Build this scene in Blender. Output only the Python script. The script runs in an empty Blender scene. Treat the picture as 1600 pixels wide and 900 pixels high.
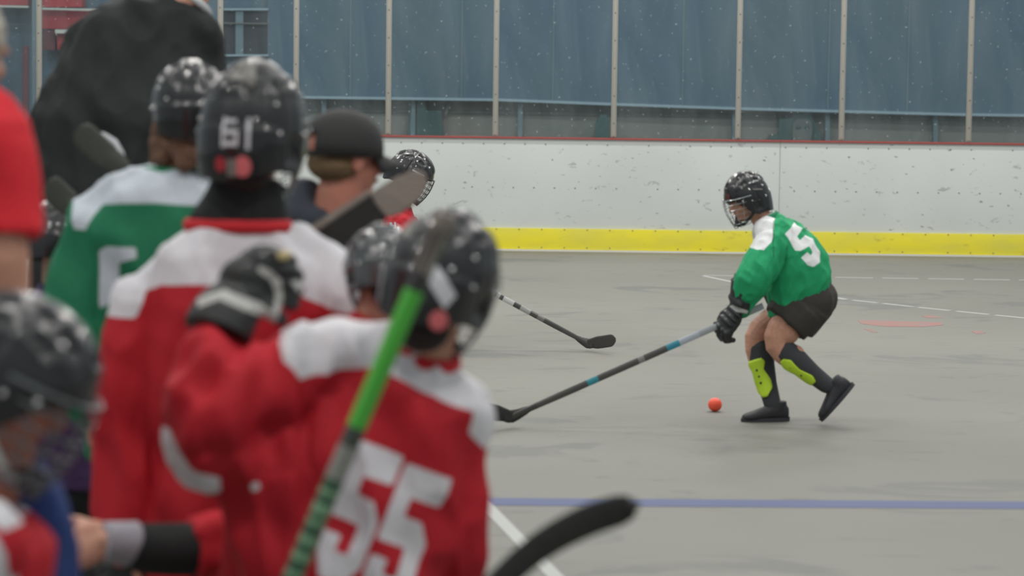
import bpy, bmesh, math, random
import numpy as np
from mathutils import Vector, Matrix, noise
random.seed(7); rng = np.random.default_rng(7)
sc = bpy.context.scene; C = sc.collection

# ------------------------------------------------------------------ camera
F_PX, CAM_H = 4000.0, 1.6
PITCH, ROLL = math.atan(323 / F_PX), math.radians(0.74)
_f = Vector((0, math.cos(PITCH), -math.sin(PITCH))); _u = Vector((0, math.sin(PITCH), math.cos(PITCH))); _x = Vector((1, 0, 0))
CR = _x * math.cos(ROLL) + _u * math.sin(ROLL); CU = _u * math.cos(ROLL) - _x * math.sin(ROLL)
camd = bpy.data.cameras.new('camera'); cam = bpy.data.objects.new('camera', camd); C.objects.link(cam)
cam.matrix_world = Matrix(((CR.x, CU.x, -_f.x, 0), (CR.y, CU.y, -_f.y, 0), (CR.z, CU.z, -_f.z, CAM_H), (0, 0, 0, 1)))
camd.sensor_width = 36; camd.lens = F_PX / 1600 * 36; camd.clip_start = .1; camd.clip_end = 200
camd.dof.use_dof = True; camd.dof.focus_distance = 16.5; camd.dof.aperture_fstop = 2.7
sc.camera = cam
sc.view_settings.view_transform = 'Standard'; sc.view_settings.look = 'None'
sc.view_settings.gamma = 1; sc.view_settings.use_curve_mapping = False; sc.view_settings.exposure = 0.0
# ------------------------------------------------------------------ light
w = bpy.data.worlds.new('arena_air'); sc.world = w; w.use_nodes = True
bg = w.node_tree.nodes['Background']; bg.inputs[0].default_value = (.86, .95, 1.0, 1); bg.inputs[1].default_value = .39
def area(loc, sx, sy, power, col=(1, .97, .92), aim=None):
    d = bpy.data.lights.new('lamp_light', 'AREA'); d.shape = 'RECTANGLE'; d.size = sx; d.size_y = sy; d.energy = power; d.color = col
    o = bpy.data.objects.new('lamp_light', d); C.objects.link(o); o.location = loc
    if aim is not None:
        o.rotation_euler = (Vector(aim) - Vector(loc)).to_track_quat('-Z', 'Y').to_euler()
    return o
LAMPS = [(x, y, p) for y, p in ((2.6, 110), (7.0, 60), (12.5, 115), (17.5, 140), (21.5, 105), (26.2, 60)) for x in (-5.5, -1.6, 2.3, 6.2)]  # farthest row is added behind the glass to brighten the wall
LAMP_Z = 7.0
for (lx, ly, lp) in LAMPS:
    area((lx, ly, LAMP_Z - .08), *((1.2, .45) if ly > 8 else (.45, .2)), lp)

# ------------------------------------------------------------------ helpers
def P(px, py, Y):
    d = _f + CR * ((px - 800) / F_PX) - CU * ((py - 450) / F_PX)
    t = Y / d.y
    return Vector((d.x * t, Y, CAM_H + d.z * t))
def G(px, py, z=0.0):
    d = _f + CR * ((px - 800) / F_PX) - CU * ((py - 450) / F_PX)
    t = (z - CAM_H) / d.z
    return Vector((d.x * t, d.y * t, z))
def tag(o, label=None, cat=None, group=None, kind=None):
    if label: o['label'] = label
    if cat: o['category'] = cat
    if group: o['group'] = group
    if kind: o['kind'] = kind
    return o
def empty(name, loc, label, cat, group=None):
    o = bpy.data.objects.new(name, None); C.objects.link(o); o.location = loc; o.empty_display_size = .1
    bpy.context.view_layer.update()
    return tag(o, label, cat, group)
def par(o, p):
    if p is not None:
        o.parent = p
        q, m = p, Matrix.Identity(4)
        while q is not None:
            m = Matrix.Translation(q.location) @ m; q = q.parent
        o.matrix_parent_inverse = m.inverted()
def S(x):  # srgb 0-255 -> linear
    return tuple(((c / 255) / 12.92 if c / 255 <= .04045 else ((c / 255 + .055) / 1.055) ** 2.4) for c in x)
def nodes(m): return m.node_tree.nodes, m.node_tree.links
def mat(name, col, rough=.7, metal=0, coat=0, bump=None, spec=.5, sheen=0, var=None):
    m = bpy.data.materials.new(name); m.use_nodes = True; N, L = nodes(m); b = N['Principled BSDF']
    b.inputs['Base Color'].default_value = (*col, 1); b.inputs['Roughness'].default_value = rough; b.inputs['Metallic'].default_value = metal
    b.inputs['Coat Weight'].default_value = coat; b.inputs['Coat Roughness'].default_value = .05
    b.inputs['Specular IOR Level'].default_value = spec; b.inputs['Sheen Weight'].default_value = sheen
    if bump or var:
        tc = N.new('ShaderNodeTexCoord'); mp = N.new('ShaderNodeMapping'); L.new(tc.outputs['Object'], mp.inputs[0])
        sc3, amt = (bump if bump else ((20, 20, 20), .1)); mp.inputs['Scale'].default_value = sc3
        nz = N.new('ShaderNodeTexNoise'); nz.inputs['Scale'].default_value = 1; nz.inputs['Detail'].default_value = 3; L.new(mp.outputs[0], nz.inputs[0])
        if bump:
            bp = N.new('ShaderNodeBump'); bp.inputs['Strength'].default_value = amt; bp.inputs['Distance'].default_value = .02
            L.new(nz.outputs[0], bp.inputs['Height']); L.new(bp.outputs[0], b.inputs['Normal'])
        if var:
            mx = N.new('ShaderNodeMix'); mx.data_type = 'RGBA'; mx.inputs[6].default_value = (*col, 1); mx.inputs[7].default_value = (*var, 1)
            cr = N.new('ShaderNodeMapRange'); cr.inputs[1].default_value = .4; cr.inputs[2].default_value = .65
            L.new(nz.outputs[0], cr.inputs[0]); L.new(cr.outputs[0], mx.inputs[0]); L.new(mx.outputs[2], b.inputs['Base Color'])
    return m
def mat_mask(name, c0, c1, c2=None, rough=.75, coat=0, bump=((30, 30, 8), .35), spec=.3):
    """base colour c0, c1 where the stored attribute m1 is positive, c2 where m2 is positive"""
    m = mat(name, c0, rough, coat=coat, bump=bump, spec=spec); N, L = nodes(m); b = N['Principled BSDF']; prev = None
    for k, c in (('m1', c1), ('m2', c2)):
        if c is None: continue
        a = N.new('ShaderNodeAttribute'); a.attribute_name = k
        r = N.new('ShaderNodeMapRange'); r.inputs[1].default_value = -.0012; r.inputs[2].default_value = .0012; L.new(a.outputs['Fac'], r.inputs[0])
        mx = N.new('ShaderNodeMix'); mx.data_type = 'RGBA'; mx.inputs[7].default_value = (*c, 1); L.new(r.outputs[0], mx.inputs[0])
        if prev is None: mx.inputs[6].default_value = (*c0, 1)
        else: L.new(prev, mx.inputs[6])
        prev = mx.outputs[2]
    L.new(prev, b.inputs['Base Color']); return m
def mat_bands(name, stops, rough=.35, metal=0, coat=.3):
    """constant colour bands along the attribute m1 (0..1)"""
    m = mat(name, (1, 1, 1), rough, metal, coat); N, L = nodes(m)
    a = N.new('ShaderNodeAttribute'); a.attribute_name = 'm1'; r = N.new('ShaderNodeValToRGB'); r.color_ramp.interpolation = 'CONSTANT'
    e = r.color_ramp.elements
    while len(e) < len(stops): e.new(.5)
    for q, (t, c) in zip(e, stops): q.position = t
    for q, (t, c) in zip(e, stops): q.position = t; q.color = (*c, 1)
    L.new(a.outputs['Fac'], r.inputs[0]); L.new(r.outputs[0], N['Principled BSDF'].inputs['Base Color']); return m
def poly_sd(pts, x, y):
    """signed distance (positive inside) of arrays x,y to the polygon"""
    d = np.full(x.shape, 1e9); ins = np.zeros(x.shape, bool); n = len(pts)
    for i in range(n):
        ax, ay = pts[i]; bx, by = pts[(i + 1) % n]; ex, ey = bx - ax, by - ay
        t = np.clip(((x - ax) * ex + (y - ay) * ey) / (ex * ex + ey * ey + 1e-12), 0, 1)
        d = np.minimum(d, np.hypot(x - ax - ex * t, y - ay - ey * t))
        c = (ay > y) != (by > y); ins ^= c & (x < (bx - ax) * (y - ay) / (by - ay + 1e-12) + ax)
    return np.where(ins, d, -d)
def pix_poly(pts, Y): return [((q := P(a, b, Y)).x, q.z) for a, b in pts]
def frame(F, U):
    F = Vector(F).normalized(); R = F.cross(Vector(U)).normalized(); U = R.cross(F)
    return Matrix(((R.x, F.x, U.x), (R.y, F.y, U.y), (R.z, F.z, U.z)))
def mesh_obj(name, v, f, m, parent=None, smooth=True, attrs=None, loc=None):
    me = bpy.data.meshes.new(name)
    off = Vector(loc) if loc is not None else (world_of(parent) if parent is not None else Vector((0, 0, 0)))
    me.from_pydata([tuple(Vector(q) - off) for q in v], [], f)
    o = bpy.data.objects.new(name, me); C.objects.link(o)
    if m: me.materials.append(m)
    if attrs:
        for k, a in attrs.items():
            at = me.attributes.new(k, 'FLOAT', 'POINT'); at.data.foreach_set('value', np.asarray(a, np.float32))
    if smooth:
        me.polygons.foreach_set('use_smooth', [True] * len(me.polygons))
        try: me.set_sharp_from_angle(angle=math.radians(50))
        except Exception: pass
    if parent is not None:
        o.parent = parent                      # parent origins carry no rotation, the child sits at the parent's origin
    else:
        o.location = off
    me.update(); return o
def world_of(o):
    v = Vector((0, 0, 0))
    while o is not None: v = v + o.location; o = o.parent
    return v
class MB:
    def __init__(s): s.v = []; s.f = []; s.a = []
    def add(s, v, f, a=0.0):
        o = len(s.v); s.v += [Vector(q) for q in v]; s.f += [tuple(i + o for i in q) for q in f]
        s.a += (list(a) if hasattr(a, '__len__') else [a] * len(v))
    def box(s, c, d, M=None, bev=0, a=0.0):
        bm = bmesh.new(); bmesh.ops.create_cube(bm, size=1)
        for q in bm.verts: q.co = Vector((q.co.x * d[0], q.co.y * d[1], q.co.z * d[2]))
        if bev: bmesh.ops.bevel(bm, geom=bm.edges[:], offset=bev, segments=2, affect='EDGES', profile=.7)
        M = M or Matrix.Identity(3); bm.verts.index_update()
        s.add([Vector(c) + M @ q.co for q in bm.verts], [[q.index for q in f.verts] for f in bm.faces], a); bm.free()
    def ell(s, c, r, M=None, n=3):
        M = M or Matrix.Identity(3); V, Fc = ICO[n]; c = Vector(c)
        s.add([c + M @ Vector((q[0] * r[0], q[1] * r[1], q[2] * r[2])) for q in V], Fc)
    def tube(s, pts, rad, n=14, ref=None, cap=True, smooth=0, a=None):
        pts = [Vector(p) for p in pts]; rad = [(r, r) if not hasattr(r, '__len__') else tuple(r) for r in rad]
        if smooth: pts, rad = catmull(pts, rad, smooth)
        N = len(pts); T = [(pts[min(i + 1, N - 1)] - pts[max(i - 1, 0)]).normalized() for i in range(N)]
        nn = Vector(ref) if ref is not None else T[0].orthogonal()
        V = []; Fc = []; A = []
        for i in range(N):
            nn = nn - T[i] * nn.dot(T[i]); nn.normalize(); b = T[i].cross(nn)
            for k in range(n):
                t = 2 * math.pi * k / n; V.append(pts[i] + nn * (rad[i][0] * math.cos(t)) + b * (rad[i][1] * math.sin(t)))
                A.append(a[i] if a else 0.0)
            if i:
                for k in range(n):
                    k2 = (k + 1) % n; Fc.append(((i - 1) * n + k, (i - 1) * n + k2, i * n + k2, i * n + k))
        Fc.append(tuple(range(n))[::-1]); Fc.append(tuple((N - 1) * n + k for k in range(n)))
        s.add(V, Fc, A)
        if cap:
            for i in (0, N - 1): s.ell(pts[i], [sum(rad[i]) / 2 * .98] * 3, n=2)
    def loft(s, rings, n=28, e=2.4):
        """rings: (centre, axis a, axis b) super-ellipse sections, closed"""
        V = []; Fc = []
        for i, (c, a, b) in enumerate(rings):
            for k in range(n):
                t = 2 * math.pi * k / n; ct, st = math.cos(t), math.sin(t)
                V.append(Vector(c) + Vector(a) * (math.copysign(abs(ct) ** (2 / e), ct)) + Vector(b) * (math.copysign(abs(st) ** (2 / e), st)))
            if i:
                for k in range(n):
                    k2 = (k + 1) % n; Fc.append(((i - 1) * n + k, (i - 1) * n + k2, i * n + k2, i * n + k))
        Fc.append(tuple(range(n))[::-1]); Fc.append(tuple((len(rings) - 1) * n + k for k in range(n)))
        s.add(V, Fc)
    def build(s, name, m, parent=None, smooth=True, loc=None, attr=False):
        return mesh_obj(name, s.v, s.f, m, parent, smooth, {'m1': s.a} if attr else None, loc)
    def blob(s, name, m, parent, vox=.008, it=6, mask=None, folds=None, loc=None, fac=.5):
        """all the closed shells united into one continuous smooth skin"""
        me = bpy.data.meshes.new('t'); me.from_pydata([tuple(q) for q in s.v], [], s.f)
        bm = bmesh.new(); bm.from_mesh(me); bmesh.ops.recalc_face_normals(bm, faces=bm.faces[:]); bm.to_mesh(me); bm.free()
        o = bpy.data.objects.new('t', me); C.objects.link(o)
        r = o.modifiers.new('r', 'REMESH'); r.mode = 'VOXEL'; r.voxel_size = vox
        q = o.modifiers.new('s', 'SMOOTH'); q.factor = fac; q.iterations = it
        dg = bpy.context.evaluated_depsgraph_get(); me2 = bpy.data.meshes.new_from_object(o.evaluated_get(dg))
        bpy.data.objects.remove(o); bpy.data.meshes.remove(me)
        n = len(me2.vertices); co = np.empty(n * 3, np.float32); me2.vertices.foreach_get('co', co); co = co.reshape(-1, 3).astype(float)
        no = np.empty(n * 3, np.float32); me2.vertices.foreach_get('normal', no); no = no.reshape(-1, 3).astype(float)
        raw = co.copy()
        if folds: co = co + no * folds(co)[:, None]
        fc = [tuple(p.vertices) for p in me2.polygons]; bpy.data.meshes.remove(me2)
        at = None
        if mask:
            r = mask(raw, no); r = r if isinstance(r, tuple) else (r,); at = {'m%d' % (i + 1): a for i, a in enumerate(r)}
        ob = mesh_obj(name, [Vector(c) for c in co], fc, m, parent, True, at, loc)
        return ob
def _ico():
    d = {}
    for n in (1, 2, 3, 4):
        bm = bmesh.new(); bmesh.ops.create_icosphere(bm, subdivisions=n, radius=1); bm.verts.index_update()
        d[n] = ([tuple(q.co) for q in bm.verts], [[q.index for q in f.verts] for f in bm.faces]); bm.free()
    return d
ICO = _ico()
def catmull(pts, rad, k):
    Pn, Rn = [], []; N = len(pts)
    for i in range(N - 1):
        p0, p1, p2, p3 = pts[max(i - 1, 0)], pts[i], pts[i + 1], pts[min(i + 2, N - 1)]
        for j in range(k):
            t = j / k
            Pn.append(.5 * ((2 * p1) + (p2 - p0) * t + (2 * p0 - 5 * p1 + 4 * p2 - p3) * t * t + (3 * p1 - p0 - 3 * p2 + p3) * t ** 3))
            Rn.append(tuple(rad[i][q] * (1 - t) + rad[i + 1][q] * t for q in (0, 1)))
    return Pn + [pts[-1]], Rn + [rad[-1]]
def folds_fn(amp, sx=14, sz=4, seed=0.0, axis=None):
    def f(co):
        out = np.empty(len(co))
        for i, (x, y, z) in enumerate(co):
            a = noise.noise(Vector((x * sx + seed, y * sx, z * sz))); b = noise.noise(Vector((x * 6 + seed, y * 6, z * 9 + x * 7 + seed)))
            out[i] = amp * ((1 - abs(a) * 3.4) * 1.0 + b * 1.3)
        return out
    return f

# ------------------------------------------------------------------ materials
M = {}
M['skin'] = mat('skin', (.50, .25, .17), .55, bump=((90, 90, 90), .06), var=(.56, .29, .20))
M['skin_ruddy'] = mat('skin_ruddy', (.50, .20, .14), .55, bump=((90, 90, 90), .06))
M['black_cloth'] = mat('black_cloth', (.022, .025, .025), .85, bump=((25, 25, 9), .3), spec=.3)
M['slate_cloth'] = mat('slate_cloth', (.045, .05, .065), .85, bump=((25, 25, 9), .3), spec=.3)
M['black_short'] = mat('black_short', (.046, .042, .038), .8, bump=((25, 25, 9), .3), spec=.3)  # black raised so the colour carries the haze over the rink
M['sock'] = mat('sock', (.042, .045, .05), .9, bump=((200, 200, 60), .2))  # lightened like the shorts, rink haze mixed into the colour
M['lime'] = mat('lime', (.50, .72, .03), .5)
M['shoe'] = mat('shoe', (.02, .02, .024), .6, bump=((80, 80, 80), .15))
M['sole'] = mat('sole', (.035, .035, .04), .8)
M['lace'] = mat('lace', (.35, .42, .18), .8)
M['shell'] = mat_mask('helmet_shell', (.007, .0075, .009), (.003, .003, .004), None, .42, coat=.75, bump=None, spec=.35)
M['shell_grey'] = mat_mask('helmet_shell_grey', (.05, .056, .058), (.01, .01, .01), None, .24, coat=.8, bump=None, spec=.5)
M['liner'] = mat('helmet_liner', (.012, .012, .014), .9)
M['chrome'] = mat('cage_steel', (.5, .52, .53), .25, 1)
M['steel_dark'] = mat('cage_dull_steel', (.16, .17, .18), .35, .6)
M['cage_black'] = mat('cage_black', (.02, .02, .02), .35, 0, .5)
M['strap'] = mat('strap', (.02, .02, .02), .8)
M['white_strap'] = mat('white_strap', (.6, .62, .6), .7)
M['screw'] = mat('screw', (.75, .75, .74), .2, .9)
M['sticker_white'] = mat('sticker_white', (.55, .55, .58), .45)
M['sticker_grey'] = mat('sticker_grey', (.16, .155, .14), .4)
M['sticker_red'] = mat('sticker_red', (.60, .13, .14), .45)
M['glove'] = mat_mask('glove_black', (.02, .023, .023), (.42, .43, .41), (.40, .33, .17), .55, coat=.15, bump=((60, 60, 60), .15))
M['hair_brown'] = mat('hair_brown', (.12, .06, .035), .7, bump=((120, 120, 40), .8), var=(.20, .10, .055))
M['hair_dark'] = mat('hair_dark', (.02, .016, .014), .7, bump=((120, 120, 40), .6))
M['hair_grey'] = mat('hair_grey', (.42, .40, .33), .7, bump=((160, 160, 40), .8), var=(.55, .53, .46))
M['hair_sandy'] = mat('hair_sandy', (.22, .14, .07), .7, bump=((160, 160, 40), .8))
RED = (.42, .012, .022); WHITE = (.62, .61, .64); GREEN = (.012, .235, .095)
M['red_jersey'] = mat_mask('red_jersey', RED, WHITE)
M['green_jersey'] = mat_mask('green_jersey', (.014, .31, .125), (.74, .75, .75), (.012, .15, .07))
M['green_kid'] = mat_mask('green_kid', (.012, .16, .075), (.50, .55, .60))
M['red_plain'] = mat('red_collar', (.50, .012, .02), .8)
M['red_shirt'] = mat('red_tshirt', (.60, .012, .022), .85, bump=((20, 20, 8), .3))
M['green_plain'] = mat('green_collar', (.01, .2, .09), .8)
M['blue_cloth'] = mat('blue_cloth', (.012, .035, .15), .85, bump=((20, 20, 20), .3))
M['purple'] = mat('purple_cloth', (.05, .02, .08), .8, bump=((20, 20, 20), .3))
M['grey_band'] = mat('grey_band', (.34, .34, .38), .85, bump=((40, 200, 40), .3))
M['cap'] = mat('cap_cloth', (.022, .022, .022), .8, bump=((200, 200, 200), .1))
M['tape_beige'] = mat('tape_beige', (.27, .235, .205), .8, bump=((30, 30, 120), .3))
M['tape_black'] = mat('tape_black', (.022, .023, .021), .75, bump=((100, 30, 30), .3))
M['stick_dark'] = mat('stick_dark', (.045, .042, .038), .5, coat=.2)
M['stick_olive'] = mat('stick_olive', (.055, .06, .05), .6)
M['ball'] = mat('orange_rubber', (.90, .10, .05), .45)
M['eye_white'] = mat('eye_white', (.7, .7, .68), .2)
M['eye_dark'] = mat('eye_dark', (.03, .02, .015), .15)
M['lip'] = mat('lip', (.42, .13, .11), .5)

# ================================================================== SETTING
# floor: worn painted concrete
m = bpy.data.materials.new('rink_floor'); m.use_nodes = True; N, L = nodes(m); b = N['Principled BSDF']
tc = N.new('ShaderNodeTexCoord')
def nz(scale, det, rough=.5, sx=(1, 1, 1), dist=0):
    mp = N.new('ShaderNodeMapping'); mp.inputs['Scale'].default_value = sx; L.new(tc.outputs['Object'], mp.inputs[0])
    n = N.new('ShaderNodeTexNoise'); n.inputs['Scale'].default_value = scale; n.inputs['Detail'].default_value = det; n.inputs['Roughness'].default_value = rough; n.inputs['Distortion'].default_value = dist
    L.new(mp.outputs[0], n.inputs[0]); return n.outputs[0]
def mr(src, a, b_, c=0, d=1):
    r = N.new('ShaderNodeMapRange'); r.inputs[1].default_value = a; r.inputs[2].default_value = b_; r.inputs[3].default_value = c; r.inputs[4].default_value = d; L.new(src, r.inputs[0]); return r.outputs[0]
def mixc(fac, a, b_):
    x = N.new('ShaderNodeMix'); x.data_type = 'RGBA'; L.new(fac, x.inputs[0])
    for k, c in ((6, a), (7, b_)):
        if isinstance(c, tuple): x.inputs[k].default_value = (*c, 1)
        else: L.new(c, x.inputs[k])
    return x.outputs[2]
def mul(a, b_):
    x = N.new('ShaderNodeMath'); x.operation = 'MULTIPLY'; L.new(a, x.inputs[0])
    if isinstance(b_, (int, float)): x.inputs[1].default_value = b_
    else: L.new(b_, x.inputs[1])
    return x.outputs[0]
base = mixc(mr(nz(.35, 4), .35, .65), (.176, .172, .150), (.206, .202, .178))
base = mixc(mul(mr(nz(1.4, 6, .6, (.7, 1, 1), 1.2), .57, .63), .6), base, (.118, .128, .118))        # grey scuffed blotches
base = mixc(mul(mr(nz(5, 5, .7, (.35, 1.6, 1), .6), .61, .67), .6), base, (.105, .108, .098))          # thin drag marks
base = mixc(mul(mr(nz(60, 3), .3, .8), .12), base, (.15, .15, .14))
L.new(base, b.inputs['Base Color']); b.inputs['Roughness'].default_value = .62; b.inputs['Specular IOR Level'].default_value = .35
M['floor'] = m
fl = MB(); fl.box((0, 15, -.05), (40, 44, .1)); tag(fl.build('floor', M['floor'], smooth=False), kind='structure')
# far dasher boards (y = YB), leaning on measured corner pixels
YB = 24.2; TOP = 1.065
m = bpy.data.materials.new('board_white'); m.use_nodes = True; N, L = nodes(m); b = N['Principled BSDF']; tc = N.new('ShaderNodeTexCoord')
base = mixc(mr(nz(.7, 3), .35, .7), (.60, .635, .625), (.53, .56, .545))
base = mixc(mul(mr(nz(9, 4, .65, (.6, 1, 1.3), .4), .645, .69), .5), base, (.22, .22, .24))          # puck and ball scuffs
base = mixc(mul(mr(nz(22, 3, .6, (.5, 1, 1.2)), .67, .71), .75), base, (.12, .12, .14))
L.new(base, b.inputs['Base Color']); b.inputs['Roughness'].default_value = .4; M['board'] = m
m = bpy.data.materials.new('kick_yellow'); m.use_nodes = True; N, L = nodes(m); b = N['Principled BSDF']; tc = N.new('ShaderNodeTexCoord')
base = mixc(mr(nz(2, 4, .6, (1, 1, 3)), .35, .7), (.78, .68, .03), (.66, .60, .07)); base = mixc(mul(mr(nz(14, 4, .6, (.3, 1, 1)), .62, .7), .45), base, (.30, .26, .05))
L.new(base, b.inputs['Base Color']); b.inputs['Roughness'].default_value = .45; M['kick'] = m
M['cap_rail'] = mat('cap_rail_red', (.33, .055, .05), .6)
M['bolt_dark'] = mat('bolt_dark', (.13, .13, .14), .6)
M['base_strip'] = mat('base_strip_white', (.62, .62, .58), .6)
M['post'] = mat('post_alu', (.38, .37, .33), .45, .35, bump=((6, 6, 2), .05))
xs = P(1218, 300, YB).x
def board(x0, x1, label):
    e = empty('dasher_board', ((x0 + x1) / 2, YB + .06, 0), label, 'rink board', 'far rink boards')
    g = .0015; cx, wd = (x0 + x1) / 2, x1 - x0 - 2 * g
    q = MB(); q.box((cx, YB + .05, .215 + (TOP - .215) / 2), (wd, .06, TOP - .215), bev=.003); q.build('board_panel', M['board'], e)
    q = MB(); q.box((cx, YB + .04, .115), (wd, .08, .20), bev=.006); q.build('kick_plate', M['kick'], e)
    q = MB(); q.box((cx, YB + .05, TOP + .004), (wd, .11, .015), bev=.004); q.build('cap_rail', M['cap_rail'], e)
    q = MB(); q.box((cx, YB + .03, .0075), (wd, .10, .015)); q.build('base_strip', M['base_strip'], e)
    q = MB()
    for zz, yy, st, ph in ((TOP - .055, YB + .018, .195, 0), (.60, YB + .018, .195, .09), (.205, YB - .002, .215, .05), (.035, YB - .002, .215, .05)):
        n = int(wd / st)
        for k in range(n):
            c = Vector((x0 + .05 + ph + st * k, yy, zz))
            if c.x < x1 - .02 and random.random() > .22: q.ell(c, (.008, .004, .006), n=1)
    b_ = q.build('screw', M['bolt_dark'], e); b_['kind'] = 'stuff'
board(-9.5, xs, 'long white rink board with yellow kick plate, left of the panel seam')
board(xs, 9.5, 'white rink board with yellow kick plate, right of the seam behind green player')
# glass posts and panes
post_px = [(59, 63), (343, 345), (464, 462), (609, 606), (776, 774), (961, 959), (1156, 1153), (1318, 1315), (1520, 1512)]
post_x = []
plabels = ['thin aluminium glass post in front of the red seats, far left', 'aluminium glass post beside the dark window opening', 'aluminium glass post just right of the number helmet',
           'aluminium glass post above the dark ball cap', 'aluminium glass post right of the far red player helmet', 'aluminium glass post standing over the board left of centre',
           'aluminium glass post above the green player helmet', 'aluminium glass post to the right of the wall emblem', 'rightmost aluminium glass post on the far boards']
for (pt, pb), lb in zip(post_px, plabels):
    a = P(pt, 0, YB + .06); c = P(pb, 214, YB + .06); x = (a.x * .4 + c.x * .6); post_x.append(x)
    e = empty('glass_post', (x, YB + .06, TOP + .02), lb, 'post', 'posts between the far glass panes')
    q = MB(); q.box((x, YB + .06, TOP + .02 + .95), (.052, .05, 1.9), bev=.008); q.build('upright', M['post'], e, True)
    q = MB(); q.box((x, YB + .033, TOP + .02 + .95), (.026, .012, 1.88), bev=.003); q.build('cover_strip', M['post'], e)
    q = MB()
    for k in range(7): q.ell((x, YB + .026, TOP + .15 + k * .26), (.008, .004, .008), n=1)
    q.build('bolt', M['bolt_dark'], e)['kind'] = 'stuff'
m = bpy.data.materials.new('rink_glass'); m.use_nodes = True; N, L = nodes(m); N.remove(N['Principled BSDF']); tc = N.new('ShaderNodeTexCoord')
tr = N.new('ShaderNodeBsdfTransparent'); tr.inputs[0].default_value = (.90, .94, .95, 1)
gl = N.new('ShaderNodeBsdfGlossy'); gl.inputs[0].default_value = (1, 1, 1, 1); gl.inputs['Roughness'].default_value = .12
df = N.new('ShaderNodeBsdfDiffuse'); df.inputs[0].default_value = (.6, .66, .68, 1)
sm = nz(1.6, 5, .65, (1.2, 1, .35), .8); dots = nz(34, 1, .4, (1, 1, 1)); 
ad = N.new('ShaderNodeMath'); ad.operation = 'ADD'; L.new(mr(sm, .4, .8, .01, .07), ad.inputs[0]); L.new(mr(dots, .745, .77, 0, .3), ad.inputs[1])
m1 = N.new('ShaderNodeMixShader'); L.new(ad.outputs[0], m1.inputs[0]); L.new(tr.outputs[0], m1.inputs[1]); L.new(df.outputs[0], m1.inputs[2])
m2 = N.new('ShaderNodeMixShader'); m2.inputs[0].default_value = .035; L.new(m1.outputs[0], m2.inputs[1]); L.new(gl.outputs[0], m2.inputs[2])
L.new(m2.outputs[0], N['Material Output'].inputs[0]); M['glass'] = m
gx = [-6.2] + post_x + [6.2]
glabels = ['scuffed clear glass pane at the far left edge above the boards', 'clear glass pane in front of the red seats', 'narrow clear glass pane in front of the dark window opening',
           'clear glass pane between the number helmet and the ball cap', 'glass pane with dark green board end showing behind its foot', 'glass pane over the boards right of the far red player',
           'glass pane over the left centre of the boards', 'clear glass pane with the painted emblem behind its foot', 'clear glass pane flecked with pale spots',
           'rightmost clear glass pane over the boards']
for i in range(len(gx) - 1):
    x0, x1 = gx[i] + .026, gx[i + 1] - .026
    q = MB(); q.box(((x0 + x1) / 2, YB + .06, TOP + .02 + .93), (x1 - x0, .012, 1.86))
    tag(q.build('safety_glass', M['glass'], smooth=False, loc=((x0 + x1) / 2, YB + .06, TOP + .02)), glabels[i], 'glass pane', 'glass panes over the far boards')
# far wall, blue cladding with a pale lower lip, low grey block wall
def quadwall(px_pts, Y, th, name, m, parent=None, **k):
    a = [P(x, y, Y) for x, y in px_pts]; n = len(a)
    v = a + [p + Vector((0, th, 0)) for p in a]
    f = [tuple(range(n)), tuple(range(2 * n - 1, n - 1, -1))] + [(i, i + n, (i + 1) % n + n, (i + 1) % n) for i in range(n)]
    return mesh_obj(name, v, f, m, parent, False, None, k.get('loc'))
M['blue_wall'] = mat('blue_cladding', (.052, .112, .165), .55, bump=((1.2, 1, .3), .2), var=(.072, .122, .155))
M['blue_wall'].node_tree.nodes['Mapping'].inputs['Scale'].default_value = (1.1, 1, .4)
M['lip'] = M['lip']; M['wall_lip'] = mat('cladding_lip', (.26, .36, .42), .5)
M['block'] = mat('grey_block', (.19, .21, .195), .8, bump=((3, 3, 3), .2), var=(.22, .215, .20))
M['block'].node_tree.nodes['Mapping'].inputs['Scale'].default_value = (.8, .8, 1.5)
M['joint'] = mat('block_joint', (.13, .14, .14), .9)
M['pillar'] = mat('blue_pillar', (.12, .19, .22), .6); M['dark_green'] = mat('dark_green_paint', (.035, .085, .085), .6)
M['deep'] = mat('dark_recess', (.02, .028, .04), .7); M['face_grey'] = mat('emblem_grey', (.10, .125, .12), .7)
YW = 28.21
q = MB(); q.box((-1, YW + .25, 1.5), (24, .2, 3.0)); tag(q.build('wall_far', M['block'], smooth=False), kind='structure')
blue = quadwall([(418, -70), (1720, -70), (1720, 181), (1500, 178), (1160, 169), (960, 162), (780, 155), (470, 151), (418, 151)], 28.2, .12, 'blue_wall_panel', M['blue_wall'], loc=P(1000, 150, 28.2))
tag(blue, 'wide blue grey wall cladding behind the glass panes', 'wall panel')
lipo = quadwall([(418, 150), (470, 150), (780, 154), (960, 161), (1160, 168), (1500, 177), (1720, 180), (1720, 184), (1500, 181), (1160, 172), (960, 165), (780, 158), (470, 154), (418, 154)], 28.14, .1, 'lower_lip', M['wall_lip'], blue)
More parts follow.
